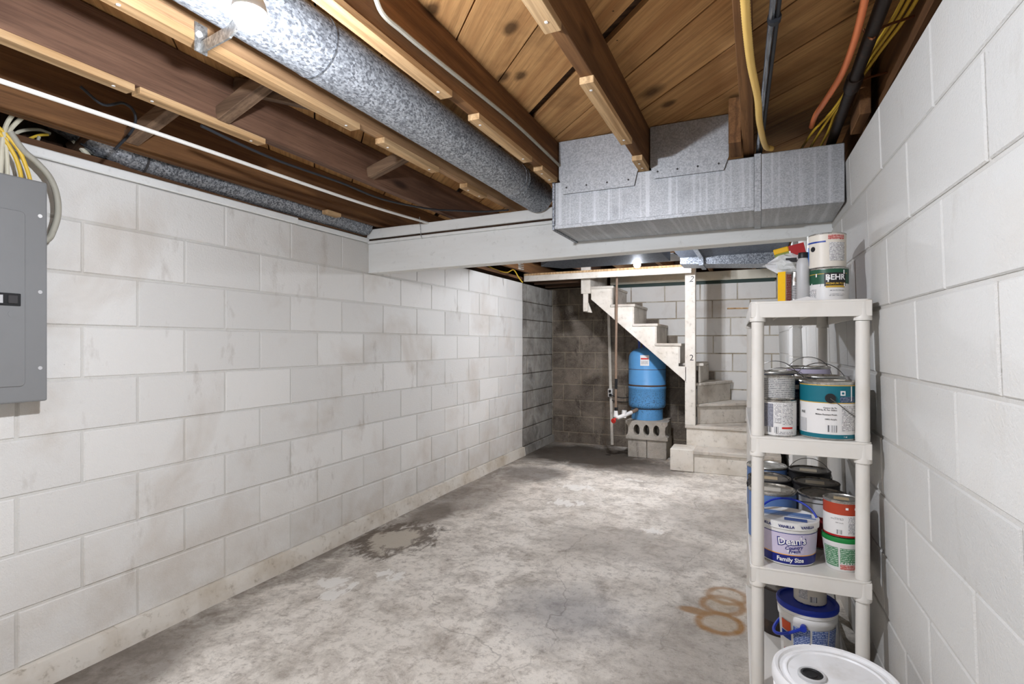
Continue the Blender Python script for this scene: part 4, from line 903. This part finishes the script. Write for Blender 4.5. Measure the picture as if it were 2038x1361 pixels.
mesh('carton', sbox(-.018,.018,-.015,.015,0,.118), M['paper'], yb, bevel=.001); mesh('yellow_side', MB().box(-.0188,-.0181,-.0155,.0155,0,.1185), M['yellow'], yb)
mesh('carton_print', sbox(-.013,.014,-.0157,-.0151,.008,.11), M['print_red'], yb)
bt = thing('squeeze_bottle', 'grey plastic bottle with a black cap on the top shelf', 'bottle', (.148,2.15,T3), face(.148,2.15))
mesh('bottle_body', MB().lathe([(.019,0),(.0215,.004),(.0215,.135),(.020,.148),(.016,.155),(.0155,.158)], 28), M['grey_lt'], bt, smooth=True)
mesh('cap', MB().lathe([(.0165,.1585),(.017,.161),(.0165,.176),(.0155,.178)], 24), M['black'], bt, smooth=True)
sv = thing('metal_canister', 'small chrome canister between the carton and the grey bottle', 'canister', (.128,2.225,T3), 0)
mesh('canister_body', MB().lathe([(.022,0),(.023,.003),(.023,.09),(.018,.10),(.018,.118),(.016,.12)], 24), M['can_metal'], sv, smooth=True)
mesh('canister_band', MB().lathe([(.0235,.02),(.0235,.07)], 24, cap0=False, cap1=False), M['print_foil'], sv, smooth=True)
can('red tin with a dark rim behind the grey bottle on the top shelf', (.185,2.325,T3), .050, .195, ((.02,.95,'red'),), lid='lid_dark', body='red')
pk = thing('packet', 'yellow, red and green packet leaning behind the clear bag', 'packet', (.165,2.41,T3), face(.165,2.41)); pk.rotation_euler = (math.radians(-4), math.radians(-12), face(.165,2.41))
mesh('packet_body', sbox(-.055,.055,0,.014,.012,.252), M['lime'], pk, bevel=.004); mesh('packet_top', sbox(-.056,.0,-.002,.015,.235,.258), M['yellow'], pk, bevel=.003)
mesh('packet_stripe', sbox(.0,.056,-.003,.016,.205,.256), M['red'], pk); mesh('packet_stripe', sbox(-.002,.004,-.0035,.0165,.19,.235), M['white_ink'], pk)
bm = bmesh.new(); bmesh.ops.create_icosphere(bm, subdivisions=3, radius=1)
for v in bm.verts:
    k = 1 + .22*math.sin(v.co.x*5+v.co.z*7) * math.cos(v.co.y*6) + random.uniform(-.06,.06); v.co = Vector((v.co.x*.056*k, v.co.y*.034*k, v.co.z*.037*k))
    if v.co.x < -.04: v.co.x -= .018; v.co.z *= .4
m = MB(); bm.verts.index_update(); m.add([v.co[:] for v in bm.verts], [[v.index for v in f.verts] for f in bm.faces]); bm.free()
bg = thing('plastic_bag', 'crumpled clear plastic bag lying on the carton and canister', 'bag', (.098,2.235,T3+.150), face(.098,2.235))
mesh('bag_film', m, M['bag'], bg); mesh('bag_print', MB().box(-.002,.034,-.034,-.033,.004,.020), M['ink'], bg)
solo('folded_paper', MB().add([(.095,2.07,T3),(.205,2.055,T3),(.165,2.11,T3),(.155,2.075,T3+.017),(.09,2.072,T3+.0015),(.207,2.058,T3+.0012)], [(4,5,3),(4,3,2),(5,2,3),(0,1,5,4),(0,4,2),(1,2,5)]), M['paper'], 'folded white paper lying at the front of the top shelf', 'paper')
solo('stir_stick', MB().beam((-.115,2.42,T3+.004),(.16,2.46,T3+.004),.026,.005), M['cleat'], 'pale wooden stir stick jutting out left of the top shelf', 'stick', bevel=.001)
solo('paper_sheet', MB().beam((.035,2.33,T3+.002),(.07,2.42,T3+.03),.09,.0015), M['white'], 'curled white sheet behind the yellow carton', 'paper')
# ------------------------------------------------------------ pail on the floor in front of the shelf
PX, PY = .190, 1.640
t = thing('pail', 'large white lidded pail on the floor in front of the shelf', 'bucket', (PX, PY, 0), face(PX, PY))
mesh('pail_body', MB().lathe([(.130,0),(.132,.004),(.146,.30),(.150,.302),(.150,.315),(.146,.317),(.147,.345)], 56), M['bucket'], t, smooth=True)
pl = mesh('pail_lid', MB().lathe([(.150,.335),(.154,.338),(.1545,.352),(.1515,.366),(.146,.370),(.139,.368),(.136,.361),(.128,.360),(.124,.3635),(.117,.3635),(.114,.3595),(.0005,.3605)], 64), M['bucket'], t, smooth=True)
sx, sy = -.056, -.022
mesh('spout_ring', MB().lathe([(.034,.3600),(.034,.3665),(.031,.3690),(.027,.3675),(.0265,.3640)], 32, (sx,sy), cap1=False), M['grey_lt'], pl, smooth=True)
mesh('spout_cap', MB().lathe([(.027,.3615),(.0268,.3672),(.022,.3678),(.0205,.3650),(.013,.3645),(.012,.3662),(.0005,.3662)], 32, (sx,sy)), M['black'], pl, smooth=True)
mesh('handle_lug', MB().tube([(.148,0,.28),(.162,0,.28)], .014, 14), M['bucket'], t, smooth=True)

# ------------------------------------------------------------ groups of like things
for o_ in list(SC.objects):
    if o_.parent or 'category' not in o_: continue
    z = o_.location.z; c = o_['category']; l = o_['label']
    g = None
    if c == 'paint can': g = 'paint cans on the ' + ('bottom', 'third', 'second', 'top')[0 if z < .4 else 1 if z < .8 else 2 if z < 1.3 else 3] + ' shelf'
    elif c == 'concrete block': g = 'concrete blocks under the blue tank'
    elif c == 'light bulb' and 'bare' in l: g = 'bare light bulbs'
    elif c == 'cable' and 'iron pipe' in l: g = 'yellow cables behind the iron pipe'
    elif c == 'cable' and 'panel' in l: g = 'cables above the breaker panel'
    elif c == 'cable': g = 'cables along the joists'
    elif c == 'conduit': g = 'conduits under the joists'
    elif c == 'tub': g = 'plastic tubs on the third shelf'
    elif c == 'duct': g = 'sheet metal ducts'
    elif c == 'cord': g = 'black cords by the tank'
    if g: o_['group'] = g
